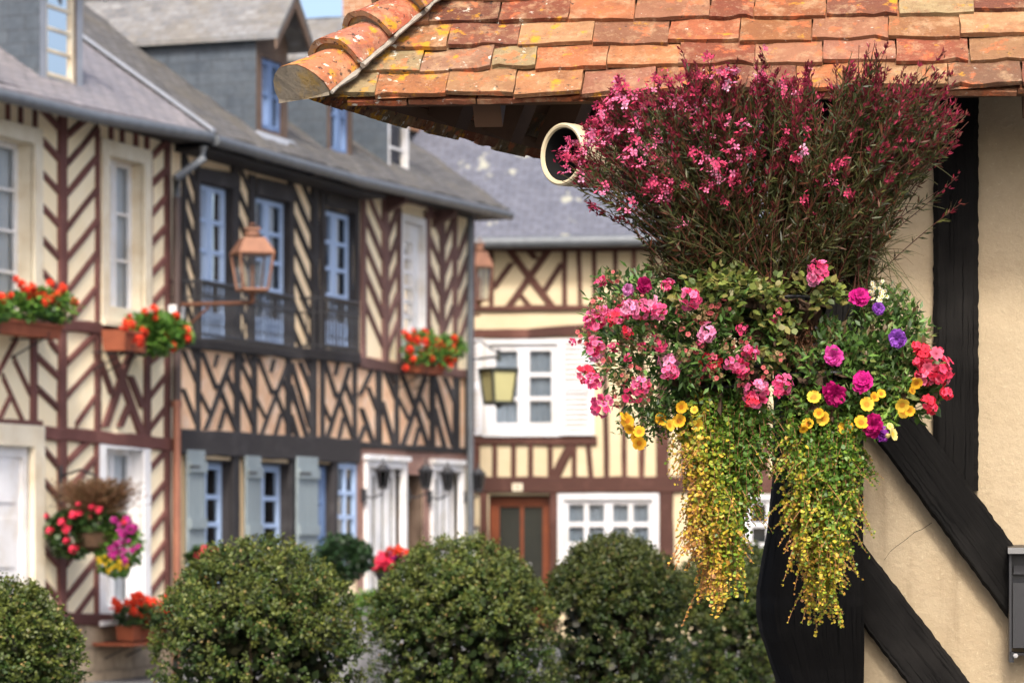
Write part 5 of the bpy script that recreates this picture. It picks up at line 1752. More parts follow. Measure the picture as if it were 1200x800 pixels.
# pink verbena mound
vb = empty('verbena_plant', Vector(P3(790, 430)), 'mound of coral and pink verbena heads spilling towards the yellow house', 'plant')
mound(vb, [(775, 405, 92, 82, .16, .52, -.06), (850, 400, 75, 85, .15, .33, -.05), (735, 350, 45, 32, .08, .08, .02), (850, 470, 60, 35, .1, .07, -.05)], 5200, (.016, .034), .0085, G1, [.4, .3, .2, .1], base=(842, 425), nst=130, shell=.35)
PK = [head_mesh([(.80, .08, .22), (.84, .16, .33), (.72, .04, .14)]), head_mesh([(.85, .33, .50), (.82, .22, .40)]), head_mesh([(.80, .07, .13), (.72, .03, .06), (.82, .15, .24)]), head_mesh([(.78, .09, .22), (.72, .05, .16)], 12, .018)]
FADED = head_mesh([(.30, .20, .10), (.24, .18, .08), (.55, .12, .12)], 13, .017, .006)
for px, py, k, s in [(694, 382, 0, 1.0), (703, 372, 0, .8), (712, 380, 2, .75), (724, 373, 0, 1), (735, 369, 1, .85), (746, 371, 0, .95), (759, 367, 1, 1), (766, 372, 0, .8), (802, 358, 0, 1.02), (694, 412, 0, .95), (698, 424, 1, .7),
                     (686, 444, 2, 1.0), (693, 452, 0, .8), (702, 480, 0, 1.05), (738, 464, 3, 1.2), (748, 455, 0, .8), (780, 432, 1, 1.12), (779, 441, 0, .8), (826, 430, 2, 1.1), (822, 396, 1, .95), (816, 406, 3, .6), (853, 431, 0, .9), (862, 438, 3, .9),
                     (877, 464, 0, 1.2), (872, 474, 2, .7), (883, 457, 1, .7), (909, 456, 0, .95), (904, 464, 3, .6), (774, 344, 3, .6), (780, 338, 0, .5), (701, 336, 3, .65), (730, 396, 2, .6), (870, 420, 0, .85), (861, 393, 3, .65), (947, 326, 0, 1.0),
                     (946, 334, 1, .7), (748, 412, 3, .55), (770, 412, 3, .7), (900, 380, 3, .5), (905, 372, 3, .42), (668, 407, 3, .45), (732, 424, 3, .5), (765, 400, 3, .45), (716, 412, 3, .6)]:
    place(vb, 'flower_head', PK[k], px + rng.uniform(-1, 1), py, rng.uniform(-.235, -.15), s * .9, .5)
for px, py in [(rng.uniform(690, 900), rng.uniform(350, 480)) for _ in range(22)] + list(((800, 392), (832, 442), (680, 398), (716, 330), (722, 356), (690, 408), (812, 412), (845, 410), (740, 440), (720, 470), (760, 388), (890, 440), (795, 420), (905, 420), (868, 405))):
    place(vb, 'seed_head', FADED, px, py, -.17 + rng.uniform(-.03, .02), rng.uniform(.8, 1.1), .6)
pt = empty('petunia_plant', Vector(P3(740, 352)), 'single dark magenta petunia bloom above the pink verbena', 'plant')
DK = ruffle_mesh((.36, .008, .10), (.2, .0, .05), .02)
place(pt, 'flower', DK, 751, 341, -.16, 1)
place(pt, 'flower', ruffle_mesh((.62, .25, .5), (.5, .1, .3), .014), 733, 346, -.16, 1)
mound(pt, [(748, 346, 22, 14, .05, 1, -.1)], 130, (.014, .026), .009, G1, nst=8)

# leafy centre and magenta petunias
pm = empty('petunia_plant', Vector(P3(972, 440)), 'bushy petunia with double magenta and violet blooms in front of the black brace', 'plant')
mound(pm, [(965, 440, 66, 62, .14, .5, -.06), (1030, 430, 52, 66, .12, .3, -.04), (1045, 380, 40, 40, .09, .12, 0), (940, 490, 42, 25, .1, .08, -.06)], 4600, (.014, .030), .0095, G2, [.34, .27, .2, .11, .08], base=(972, 430), nst=110, shell=.35)
MG = [ruffle_mesh((.62, .025, .24), (.45, .0, .16)), ruffle_mesh((.50, .012, .16), (.3, .0, .08)), ruffle_mesh((.70, .08, .36), (.55, .02, .25))]
for px, py, k, s in [(995, 356, 0, 1.05), (966, 424, 2, 1.05), (999, 453, 0, 1.12), (966, 466, 1, 1.22), (1012, 502, 1, 1.15)]:
    place(pm, 'flower', MG[k], px, py, -.20, s * .88, .4)
VI = [ruffle_mesh((.32, .10, .50), (.22, .04, .4), .022), ruffle_mesh((.30, .05, .36), (.2, .02, .3), .022)]
for px, py, k, s in [(1040, 402, 0, 1.1), (1019, 368, 0, .75), (1020, 512, 1, 1.0)]:
    place(pm, 'flower', VI[k], px, py, -.18, s, .3)

# coral geranium at the wall side
gc = empty('geranium_plant', Vector(P3(1060, 450)), 'coral red geranium leaning out in front of the black post', 'plant')
mound(gc, [(1066, 446, 30, 40, .08, 1, -.05)], 500, (.016, .030), .014, G2, base=(1020, 450), nst=26, tpl=ROUND)
CR = [head_mesh([(.80, .06, .13), (.84, .16, .26), (.74, .03, .08)], 26, .024, .012), head_mesh([(.70, .03, .06), (.78, .06, .12)], 16, .02, .012)]
for px, py, k, s in [(1086, 434, 0, 1.25), (1077, 442, 0, .8), (1094, 441, 0, .85), (1072, 418, 1, .9), (1066, 426, 1, .7), (1077, 474, 1, .75), (1082, 481, 1, .6), (1099, 464, 1, .62), (1065, 410, 1, .5)]:
    place(gc, 'flower_head', CR[k], px, py, -.15, s, .3)

# yellow trailing petunias in both baskets
YL = [trumpet_mesh((.80, .42, .025), (.45, .16, .01)), trumpet_mesh((.76, .50, .05), (.5, .22, .02)), trumpet_mesh((.78, .66, .22), (.7, .45, .06))]
GY = [(.10, .20, .025), (.16, .28, .04), (.06, .13, .02), (.22, .30, .05)]
ya = empty('calibrachoa_plant', Vector(P3(760, 490)), 'golden yellow trumpet flowers hanging below the pink verbena', 'plant', 'yellow trumpet flowers below the baskets')
mound(ya, [(750, 500, 28, 20, .07, .4, -.08), (790, 488, 34, 16, .08, .6, -.1)], 620, (.012, .022), .007, G1, base=(830, 470), nst=30)
for px, py, s in [(770, 494, 1), (793, 480, .95), (792, 496, 1.05), (780, 501, .9), (732, 496, 1), (735, 505, .9), (745, 509, .9), (746, 521, 1.05), (742, 515, .8), (812, 500, .95), (808, 484, .6), (728, 490, .7)]:
    place(ya, 'flower', YL[0 if rng.random() < .75 else 1], px, py, -.17 + rng.uniform(-.02, .03), s, .5, (.0, -1, -.1))
yb = empty('calibrachoa_plant', Vector(P3(970, 490)), 'bright yellow trumpet flowers and lime leaves below the magenta petunias', 'plant', 'yellow trumpet flowers below the baskets')
mound(yb, [(945, 484, 32, 24, .08, .35, -.1), (1000, 490, 42, 20, .09, .5, -.1), (1045, 470, 20, 18, .06, .15, -.08)], 1300, (.013, .024), .0075, GY, base=(972, 450), nst=50)
for px, py, k, s in [(944, 470, 1, 1.05), (938, 500, 0, .9), (932, 505, 0, .7), (956, 494, 1, 1.1), (950, 488, 0, .8), (982, 504, 0, 1.15), (997, 499, 0, 1.1), (1004, 478, 1, 1.1), (1014, 469, 0, .75), (1020, 466, 0, .7), (1044, 478, 1, 1.1), (1047, 487, 1, .85), (1053, 485, 0, .8), (1060, 453, 0, .95), (1056, 462, 0, .6), (1033, 512, 2, 1.0), (1031, 503, 2, .6)]:
    place(yb, 'flower', YL[k], px, py, -.19 + rng.uniform(-.02, .02), s, .4, (.0, -1, .05))

# creeping leaves between the two mounds, and a dry brown tuft
cp = empty('creeper_plant', Vector(P3(850, 350)), 'pale green round-leaved creeper at the foot of the gaura', 'plant')
mound(cp, [(850, 352, 70, 28, .10, .6, -.12), (905, 395, 35, 40, .08, .25, -.12), (955, 345, 30, 25, .07, .15, -.1)], 1150, (.014, .024), .014, [(.10, .14, .025), (.16, .19, .04), (.06, .09, .02), (.20, .18, .05)], base=(900, 350), nst=60, tpl=ROUND)
dt = empty('dry_tuft', Vector(P3(930, 395)), 'dry brown tuft of withered stalks between the verbena and the petunias', 'plant')
c = Cloud()
for i in range(150):
    b = P3(935 + rng.normal() * 12, 385 + rng.normal() * 10, -.06)
    d = unit(rng.normal(size=3) * [1, .6, .8] + [-.1, -.7, -.35])
    l = rng.uniform(.03, .09)
    pts = np.stack([b + d * l * s + np.array([0, 0, -.04 * s * s]) for s in np.linspace(0, 1, 5)])
    c.strip(pts, .0009, pick([(.16, .07, .035), (.24, .12, .06), (.09, .045, .025)], 1)[0])
    c.add(LEAF, pts[2:], rand_dir(3), rand_dir(3), .004, .012, .003, pick([(.20, .09, .045), (.32, .15, .08), (.11, .055, .03)], 3))
c.build('foliage', MT['leaf'], dt)
ds = empty('daisy_plant', Vector(P3(1020, 352)), 'sprig of tiny white daisies with yellow centres above the violet petunia', 'plant')
DZ = Cloud(); t = flower_template(7, 1, .5, .1)
DZ.add(t[:2], [[0, 0, 0]], [[1., 0, 0]], [[0, 0, 1.]], .006, .006, .006, [(.78, .76, .62)])
DZ.add(t[:2], [[0, 0, .0015]], [[1., .3, 0]], [[0, 0, 1.]], .0028, .0028, .004, [(.70, .45, .04)])
DZM = DZ.mesh('flower', MT['petal'], (0, 0, 0))
for i in range(22):
    place(ds, 'flower', DZM, 1020 + rng.normal() * 8, 348 + rng.normal() * 7, -.12 + rng.uniform(-.02, .02), rng.uniform(.7, 1.1), .5)
mound(ds, [(1022, 354, 26, 20, .06, 1, -.05)], 260, (.010, .022), .004, G1, base=(1000, 380), nst=30)
# arching grass blades at the foot of the gaura, and lone flower stalks
gr = empty('grass_tuft', Vector(P3(1000, 330)), 'thin arching grass blades drooping towards the black post', 'plant')
c = Cloud()
for i in range(70):
    b = P3(985 + rng.normal() * 18, 318 + rng.normal() * 22, rng.uniform(-.08, .06))
    e = P3(rng.uniform(1005, 1078), rng.uniform(270, 385), rng.uniform(-.18, .1))
    mid = (b + e) / 2 + np.array([.01, 0, rng.uniform(.02, .09)])
    t = np.linspace(0, 1, 10)[:, None]
    pts = b * (1 - t) ** 2 + mid * 2 * t * (1 - t) + e * t ** 2
    c.strip(pts, np.linspace(.0016, .0004, 10), pick([(.06, .075, .02), (.09, .10, .03), (.12, .08, .03)], 1)[0])
for (bx, by, ex, ey) in ((1030, 215, 1092, 222), (1040, 190, 1110, 215), (985, 260, 1100, 250), (760, 250, 700, 232), (800, 300, 716, 268), (790, 330, 735, 330)):
    b, e = P3(bx, by, 0), P3(ex, ey, -.1)
    mid = (b + e) / 2 + np.array([0, 0, .05])
    t = np.linspace(0, 1, 12)[:, None]
    c.strip(b * (1 - t) ** 2 + mid * 2 * t * (1 - t) + e * t ** 2, np.linspace(.0022, .0006, 12), (.07, .07, .025))
c.build('leaves', MT['leaf'], gr)


# ------------------------------------------------------------------ creeping jenny: curtains of small round leaves
def trailing(name, xs, ytop, foot, label, cols_fn, n, dy0):
    root = empty(name, Vector(P3(sum(xs) / 2, ytop)), label, 'plant', 'trailing creeping jenny below the baskets')
    c, st = Cloud(), Cloud()
    for i in range(n):
        f = rng.random()
        x0 = xs[0] + (xs[1] - xs[0]) * f
        dep = rng.uniform(-.11, .07)
        y0 = ytop + rng.uniform(-18, 12)
        yl = np.interp(x0, foot[0], foot[1]) - rng.exponential(38) - (0 if rng.random() < .5 else rng.uniform(0, 110))
        if rng.random() < .06: yl += rng.uniform(0, 40)
        yl = max(yl, y0 + 45)
        xe = x0 + (np.interp(yl, foot[3], foot[2]) - x0) * np.clip((yl - 580) / 160, 0, .75) + rng.normal() * 10
        k = int((yl - y0) * MPX / .0056)
        t = np.linspace(0, 1, k)
        wig = rng.uniform(0, 6)
        X = x0 + (xe - x0) * t + np.sin(t * 7 + wig) * 3.0 + rng.normal(0, .3, k)
        Yy = y0 + (yl - y0) * t ** 1.05 + rng.normal(0, 1.0, k)
        flick = rng.random() < .4
        if flick:      # tips turn outwards
            X = X + np.sign(x0 - sum(xs) / 2 + 1e-3) * np.clip(t - .7, 0, 1) ** 1.5 * rng.uniform(25, 80)
        pts = np.stack([P3(a, b_, dy0 + dep - .03 * math.sin(min(1, s * 2) * 1.57)) for a, b_, s in zip(X, Yy, t)])
        st.strip(pts[::3] if k > 6 else pts, .0011, (.22, .11, .045))
        for sd in (-1, 1):
            off = rand_dir(k) * [1, .8, .35]
            dirs = unit(off + [0, -.15, -.25])
            col = cols_fn(X, Yy, k)
            sz = rng.uniform(.0060, .0125, k) * np.where(t > .85, .75, 1)
            c.add(ROUND, pts, dirs, unit(rand_dir(k) * .75 + VIEW * .6 + [0, 0, .3]), sz, sz, sz * .5, col)
        if rng.random() < .75:
            for q in range(rng.integers(1, 3)):
                h = rng.integers(int(k * .3), max(int(k * .3) + 1, k - 2))
                sgn = 1 if X[h] > sum(xs) / 2 + rng.normal() * 22 else -1
                ln = rng.uniform(.02, .075)
                d0 = unit(np.array([sgn * rng.uniform(.2, 1.0), rng.uniform(-.8, .3), rng.uniform(-.9, .1)]))
                kk = int(ln / .0055)
                tt = np.linspace(0, 1, kk)[:, None]
                sp = pts[h] + d0 * ln * tt + np.array([0, 0, -1.]) * ln * .55 * tt ** 2
                st.strip(sp[::2] if kk > 6 else sp, .0009, (.30, .14, .06))
                hue = rng.uniform(10, 70)
                for sd in (-1, 1):
                    z2 = rng.uniform(.0055, .0105, kk) * np.linspace(1.1, .6, kk)
                    c.add(ROUND, sp, unit(rand_dir(kk) + d0 * .3 + [0, 0, -.2]), unit(rand_dir(kk) * .8 + VIEW * .6), z2, z2, z2 * .5, cols_fn(np.full(kk, X[h]), np.full(kk, Yy[h]) + hue, kk))
    c.build('leaves', MT['leaf'], root)
    st.build('stems', MT['stem'], root)


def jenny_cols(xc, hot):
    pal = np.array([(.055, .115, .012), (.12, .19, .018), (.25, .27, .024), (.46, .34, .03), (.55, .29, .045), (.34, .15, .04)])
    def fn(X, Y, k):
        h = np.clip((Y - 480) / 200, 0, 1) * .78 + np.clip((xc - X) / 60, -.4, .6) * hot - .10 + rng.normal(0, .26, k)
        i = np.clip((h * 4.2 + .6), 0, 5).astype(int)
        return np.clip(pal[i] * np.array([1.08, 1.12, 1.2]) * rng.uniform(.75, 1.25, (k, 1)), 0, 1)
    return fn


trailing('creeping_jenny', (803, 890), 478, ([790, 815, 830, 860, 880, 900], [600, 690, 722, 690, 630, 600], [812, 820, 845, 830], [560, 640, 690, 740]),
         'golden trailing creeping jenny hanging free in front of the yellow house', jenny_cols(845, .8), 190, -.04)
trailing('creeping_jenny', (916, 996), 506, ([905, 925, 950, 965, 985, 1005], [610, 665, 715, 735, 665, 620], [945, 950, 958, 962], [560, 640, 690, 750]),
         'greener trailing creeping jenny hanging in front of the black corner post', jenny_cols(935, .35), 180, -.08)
# ------------------------------------------------------------------ clipped box bushes
def box_bush(px, ptop, rx, Y, label, hue=1.0, seed=0, core=1.0, n_cl=1150, zlow=.12, squash=1.0):
    m = Y / FP
    top = at(px, ptop, Y)
    r = rx * m
    zc = top.z - r * 1.05 * squash
    root = empty('box_bush', (top.x, Y, 0), label, 'bush', 'clipped box bushes in front of the houses')
    c = Cloud()
    n_cl = int(n_cl * 1.25)
    d = rand_dir(n_cl)
    d[:, 2] = np.where(d[:, 2] < -.55, -d[:, 2] * .6, d[:, 2])
    d = unit(d)
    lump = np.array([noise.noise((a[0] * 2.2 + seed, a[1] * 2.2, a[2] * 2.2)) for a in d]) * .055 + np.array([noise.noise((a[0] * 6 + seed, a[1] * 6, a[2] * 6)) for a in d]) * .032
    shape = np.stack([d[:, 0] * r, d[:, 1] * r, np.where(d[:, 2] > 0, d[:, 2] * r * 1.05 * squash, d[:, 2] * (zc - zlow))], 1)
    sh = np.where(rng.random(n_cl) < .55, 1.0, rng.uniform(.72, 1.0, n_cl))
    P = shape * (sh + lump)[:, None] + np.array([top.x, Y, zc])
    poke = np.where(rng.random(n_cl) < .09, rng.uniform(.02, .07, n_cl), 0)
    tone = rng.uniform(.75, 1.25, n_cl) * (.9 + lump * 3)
    yel = np.clip(rng.normal(.25, .28, n_cl) + .25 * d[:, 2], 0, 1)  # yellower towards the top, painting in light on the crown
    for i in range(n_cl):
        k = 25
        ax = unit(d[i] * .8 + rng.normal(size=3) * .45 + [0, 0, .25])
        L_ = .055 + poke[i]
        t = rng.random(k)
        pos = P[i] + ax * (t[:, None] - .6) * L_ + rng.normal(0, .010, (k, 3))
        dirs = unit(ax * .6 + rand_dir(k) * .9)
        q = rng.random((k, 1))
        g = np.array([.030, .064, .011]); yv = np.array([.145, .155, .028]); tan = np.array([.27, .19, .07])
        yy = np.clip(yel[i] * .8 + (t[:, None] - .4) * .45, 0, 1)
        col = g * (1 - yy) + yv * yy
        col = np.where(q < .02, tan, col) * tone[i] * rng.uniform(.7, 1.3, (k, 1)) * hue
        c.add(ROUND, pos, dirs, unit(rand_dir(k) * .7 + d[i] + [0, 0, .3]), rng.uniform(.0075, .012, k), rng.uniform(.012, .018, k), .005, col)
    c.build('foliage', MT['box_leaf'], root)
    st = Cloud()
    for i in range(24):
        e = np.array([top.x, Y, zc]) + (P[i % n_cl] - np.array([top.x, Y, zc])) * .7
        b = np.array([top.x + rng.normal() * .03, Y + rng.normal() * .03, 0.0])
        mid = np.array([(b[0] + e[0]) / 2, (b[1] + e[1]) / 2, zc * .7])
        t = np.linspace(0, 1, 8)[:, None]
        st.strip(b * (1 - t) ** 2 + mid * 2 * t * (1 - t) + e * t ** 2, np.linspace(.014, .003, 8), (.05, .035, .02), 5)
    st.build('trunk', MT['stem'], root)
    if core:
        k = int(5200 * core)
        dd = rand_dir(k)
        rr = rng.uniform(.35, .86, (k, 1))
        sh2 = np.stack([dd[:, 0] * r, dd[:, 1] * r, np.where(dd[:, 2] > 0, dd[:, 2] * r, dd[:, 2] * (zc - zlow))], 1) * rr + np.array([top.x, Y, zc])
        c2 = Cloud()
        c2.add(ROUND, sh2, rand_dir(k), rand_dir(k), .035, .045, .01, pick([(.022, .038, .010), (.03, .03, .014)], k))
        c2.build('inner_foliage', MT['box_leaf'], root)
    return root


box_bush(-18, 676, 112, 11.5, 'rounded box bush in front of the white panelled door of the red timbered house', 1.0, 3)
box_bush(303, 634, 120, 13.0, 'broad rounded box bush below the copper lantern and grey shutters', 1.0, 11)
box_bush(541, 632, 108, 14.2, 'rounded box bush below the red-brown door', 1.0, 23)
box_bush(721, 629, 80, 15.2, 'narrower box bush with shade-darkened leaves below the white ground-floor window of the yellow house', .62, 37)  # leaf colour darkened to set this bush in shade
box_bush(862, 640, 86, 17.5, 'sparse box bush with daylight between its lower leaves, beside the corner post', .70, 51, core=.7, n_cl=1500)  # leaves darkened too, lesser light put into their colour


# ------------------------------------------------------------------ street lanterns
def frustum(c, w0, w1, z0, z1, rot, n=4):
    r = lambda w, z: [Vector((c.x + math.cos(a) * w, c.y + math.sin(a) * w, z)) for a in [rot + math.pi / 4 + 2 * math.pi * k / n for k in range(n)]]
    return r(w0, z0), r(w1, z1)


def lantern(name, c, h, wt, wb, roof, metal, label, group, rot=.6, glass='lantern_glass', arm=None, n=4, below=None, cap=True):
    """c: centre of the body's bottom; h body height; wt / wb half diagonals at top and bottom"""
    root = empty(name, c, label, 'lantern', group)
    z0, z1 = c.z, c.z + h
    A, B = frustum(c, wb, wt, z0, z1, rot, n)
    mb = MB()
    br = max(.008, wt * (.085 if glass == 'lamp_glass' else .055))
    for a, b in zip(A, B):
        mb.tube([a, b], br, 5)
    for R_ in (A, B):
        for i in range(n):
            mb.tube([R_[i], R_[(i + 1) % n]], br * 1.15, 5)
    mb.build('frame', metal, root)
    mb = MB()
    s = .93
    for i in range(n):
        j = (i + 1) % n
        q = [A[i], A[j], B[j], B[i]]
        mb.face([Vector((c.x + (p.x - c.x) * s, c.y + (p.y - c.y) * s, p.z)) for p in q])
    mb.build('pane', MT[glass], root)
    mb = MB()
    prev = None
    prof = [(wt * a, z1 + h * b) for a, b in roof]
    rings = [frustum(c, w, w, z, z, rot, n if w > wt * .33 else n * 3)[0] for w, z in prof]
    k = 0
    while k < len(rings) - 1:
        A_, B_ = rings[k], rings[k + 1]
        if len(A_) == len(B_):
            for i in range(len(A_)):
                j = (i + 1) % len(A_)
                mb.face([A_[i], A_[j], B_[j], B_[i]])
        else:
            mb.face(A_)
        k += 1
    mb.face(rings[0]); mb.face(rings[-1])
    mb.build('roof', metal, root)
    mb = MB()       # floor, burner and finial
    mb.face(A)
    mb.tube([c, c + ZU * h * .45], wt * .07, 8)
    mb.tube([c + ZU * h * .45, c + ZU * h * .7], wt * .10, 8)
    mb.build('burner', metal, root)
    mb = MB()
    mb.tube([c - ZU * h * .02, c - ZU * h * .06, c - ZU * h * .10, c - ZU * h * .17], [wb * .5, wb * .3, wb * .22, wb * .05], 8)
    mb.build('finial', metal, root)
    if arm:
        mb = MB()
        for pts, r in arm:
            mb.tube(pts, r, 8)
        mb.build('bracket', MT['rust_iron'] if metal is MT['copper'] else MT['black_iron'], root)
    return root


def clear_glass(name, tint, refl):
    m, nt, new, link = _nodes(name)
    g = new('ShaderNodeBsdfGlossy'); g.inputs['Roughness'].default_value = .05
    t = new('ShaderNodeBsdfTransparent'); t.inputs[0].default_value = (*tint, 1)
    mx = new('ShaderNodeMixShader'); mx.inputs[0].default_value = refl
    link(t.outputs[0], mx.inputs[1]); link(g.outputs[0], mx.inputs[2])
    o = new('ShaderNodeOutputMaterial'); link(mx.outputs[0], o.inputs[0])
    return m


MT['lantern_glass'] = clear_glass('lantern_glass', (.86, .88, .88), .10)
MT['dark_glass'] = clear_glass('dark_glass', (.10, .105, .11), .07)
ROOF_C = [(1.06, -.02), (1.08, .02), (.60, .43), (.52, .45), (.32, .50), (.30, .62), (.40, .66), (.38, .72), (.22, .80), (.08, .84)]
wall_pt = L.pt(L.px(209, 357, .1)[0], zx(209, 357, .1), .05)
cl = L.pt(L.px(209, 357, .1)[0], 0, .05) + L.n * .88
Yl = cl.y
base = at(295, 340, Yl); base.x = cl.x
lantern('street_lantern', Vector((cl.x, cl.y, base.z)), .37, .25, .18, ROOF_C, MT['copper'], 'copper street lantern on a rusty wall arm before the blue balcony windows', 'copper street lanterns', .35,
        arm=[([wall_pt, Vector((cl.x, cl.y, wall_pt.z))], .022), ([Vector((cl.x, cl.y, wall_pt.z)), Vector((cl.x, cl.y, base.z - .02))], .03),
             ([wall_pt - ZU * .35, (wall_pt * .55 + Vector((cl.x, cl.y, wall_pt.z)) * .45) - ZU * .03], .014)])
Y2 = 42.2
c2 = at(562, 352, Y2)
b2 = L.pt(tx(552), c2.z - .15, -1.2)
lantern('street_lantern', c2, .46, .19, .13, ROOF_C, MT['copper'], 'copper street lantern half hidden behind the corner of the plum-timbered house', 'copper street lanterns', .5,
        arm=[([c2 - ZU * .06, c2 - ZU * .20, c2 - ZU * .20 + Vector((-.35, .1, 0))], .02)])
Y3 = 39.8
c3 = at(584, 472, Y3)
top3 = c3 + ZU * .43
arm3 = at(551, 422, 40.2)
lantern('street_lantern', c3, .43, .255, .19, [(1.10, -.01), (1.12, .02), (.22, .27), (.10, .32), (.12, .36), (.06, .55)], MT['verdigris'], 'grey-green lantern with ochre glass hanging before the white shutters', None, .50, 'lamp_glass',
        arm=[([c3 + ZU * .64, c3 + ZU * .70], .02), ([arm3 - Vector((.05, 0, 0)), c3 + ZU * .60], .018), ([arm3 + ZU * .22, arm3 + ZU * .26 + Vector((.12, 0, 0)), c3 + ZU * .64], .012)])

ROOF_W = [(1.2, -.02), (1.25, .03), (.75, .22), (.34, .42), (.16, .46), (.2, .52), (.05, .72)]
for i, (bx, by, mx_, my_, lab) in enumerate([(441, 572, 425, 576, 'black carriage lamp in front of the white slatted door, beside the blue window'), (491, 572, 476, 579, 'black carriage lamp in front of the dark open doorway'),
                                       (518, 574, 502, 580, 'black carriage lamp in front of the second white slatted door'), (556, 575, 542, 578, 'black carriage lamp at the corner of the row by the downpipe')]):
    tm, zm = L.px(mx_, my_, .02)
    off = .26 + (.0 if i != 3 else -.04)
    cc = L.pt(tm, 0, .02) + L.n * off
    # side step so that the lamp stands clear of its plate
    z = L.px(mx_, by, .02)[1]
    cb = Vector((cc.x, cc.y, EYE + (HOR - by) * cc.y / FP))
    pl = L.pt(tm, cb.z - .08, .02)
    lantern('wall_lantern', cb, .21, .085, .05, ROOF_W, MT['black_iron'], lab, 'black carriage lamps along the row', .3, 'dark_glass', n=6,
            arm=[([pl - ZU * .08 + L.n * .01, pl + ZU * .08 + L.n * .01], .04), ([pl, pl + L.n * off * .5 - ZU * .035, cb - ZU * .06, cb], .012), ([cb - ZU * .005, cb + ZU * .02], .05)])


# ------------------------------------------------------------------ flower boxes and pots along the houses
RED = [head_mesh([(.88, .06, .025), (.90, .10, .045), (.80, .04, .018)], 20, .030, .018, False), head_mesh([(.88, .08, .03), (.82, .05, .02)], 14, .026, .017, False)]
PINKR = [head_mesh([(.78, .05, .11), (.70, .03, .08)], 18, .034, .02, False)]
MAG = [head_mesh([(.55, .02, .28), (.66, .05, .36)], 14, .03, .02, False)]
YEL = [head_mesh([(.75, .55, .03), (.68, .45, .03)], 12, .028, .018, False)]
GB = [(.065, .16, .022), (.10, .22, .03), (.035, .09, .014), (.14, .24, .04)]
GD = [(.025, .055, .014), (.04, .08, .02), (.016, .034, .010), (.055, .085, .022)]


def bush_at(root, cen, rad, n, cols, size=(.035, .06), name='foliage', tpl=ROUND, shell=.45):
    c = Cloud()
    d = rand_dir(n)
    r = (shell + (1 - shell) * rng.random((n, 1)) ** .6)
    lum = np.array([noise.noise((a[0] * 2.5, a[1] * 2.5 + cen[0], a[2] * 2.5)) for a in d])[:, None] * .22 + 1
    ax = np.array(rad)
    pos = np.array(cen) + d * r * lum * ax
    s = rng.uniform(*size, n)
    c.add(tpl, pos, unit(d + rand_dir(n) * .8), unit(rand_dir(n) * .5 + [0, -.3, .8]), s * (1 if tpl is ROUND else .35), s, s * .5, pick(cols, n, None, .3))
    return c.build(name, MT['leaf'], root)


def head_at(root, me, p, s=1.0, face=(.5, -.8, .3), name='flower_head'):
    o = bpy.data.objects.new(name, me)
    COL.objects.link(o)
    o.parent = root
    o.location = Vector(p) - base_of(root)
    o.rotation_euler = Vector(unit(np.array(face) + rng.normal(size=3) * .4)).to_track_quat('Z', 'Y').to_euler()
    o.scale = (s, s, s)
    return o


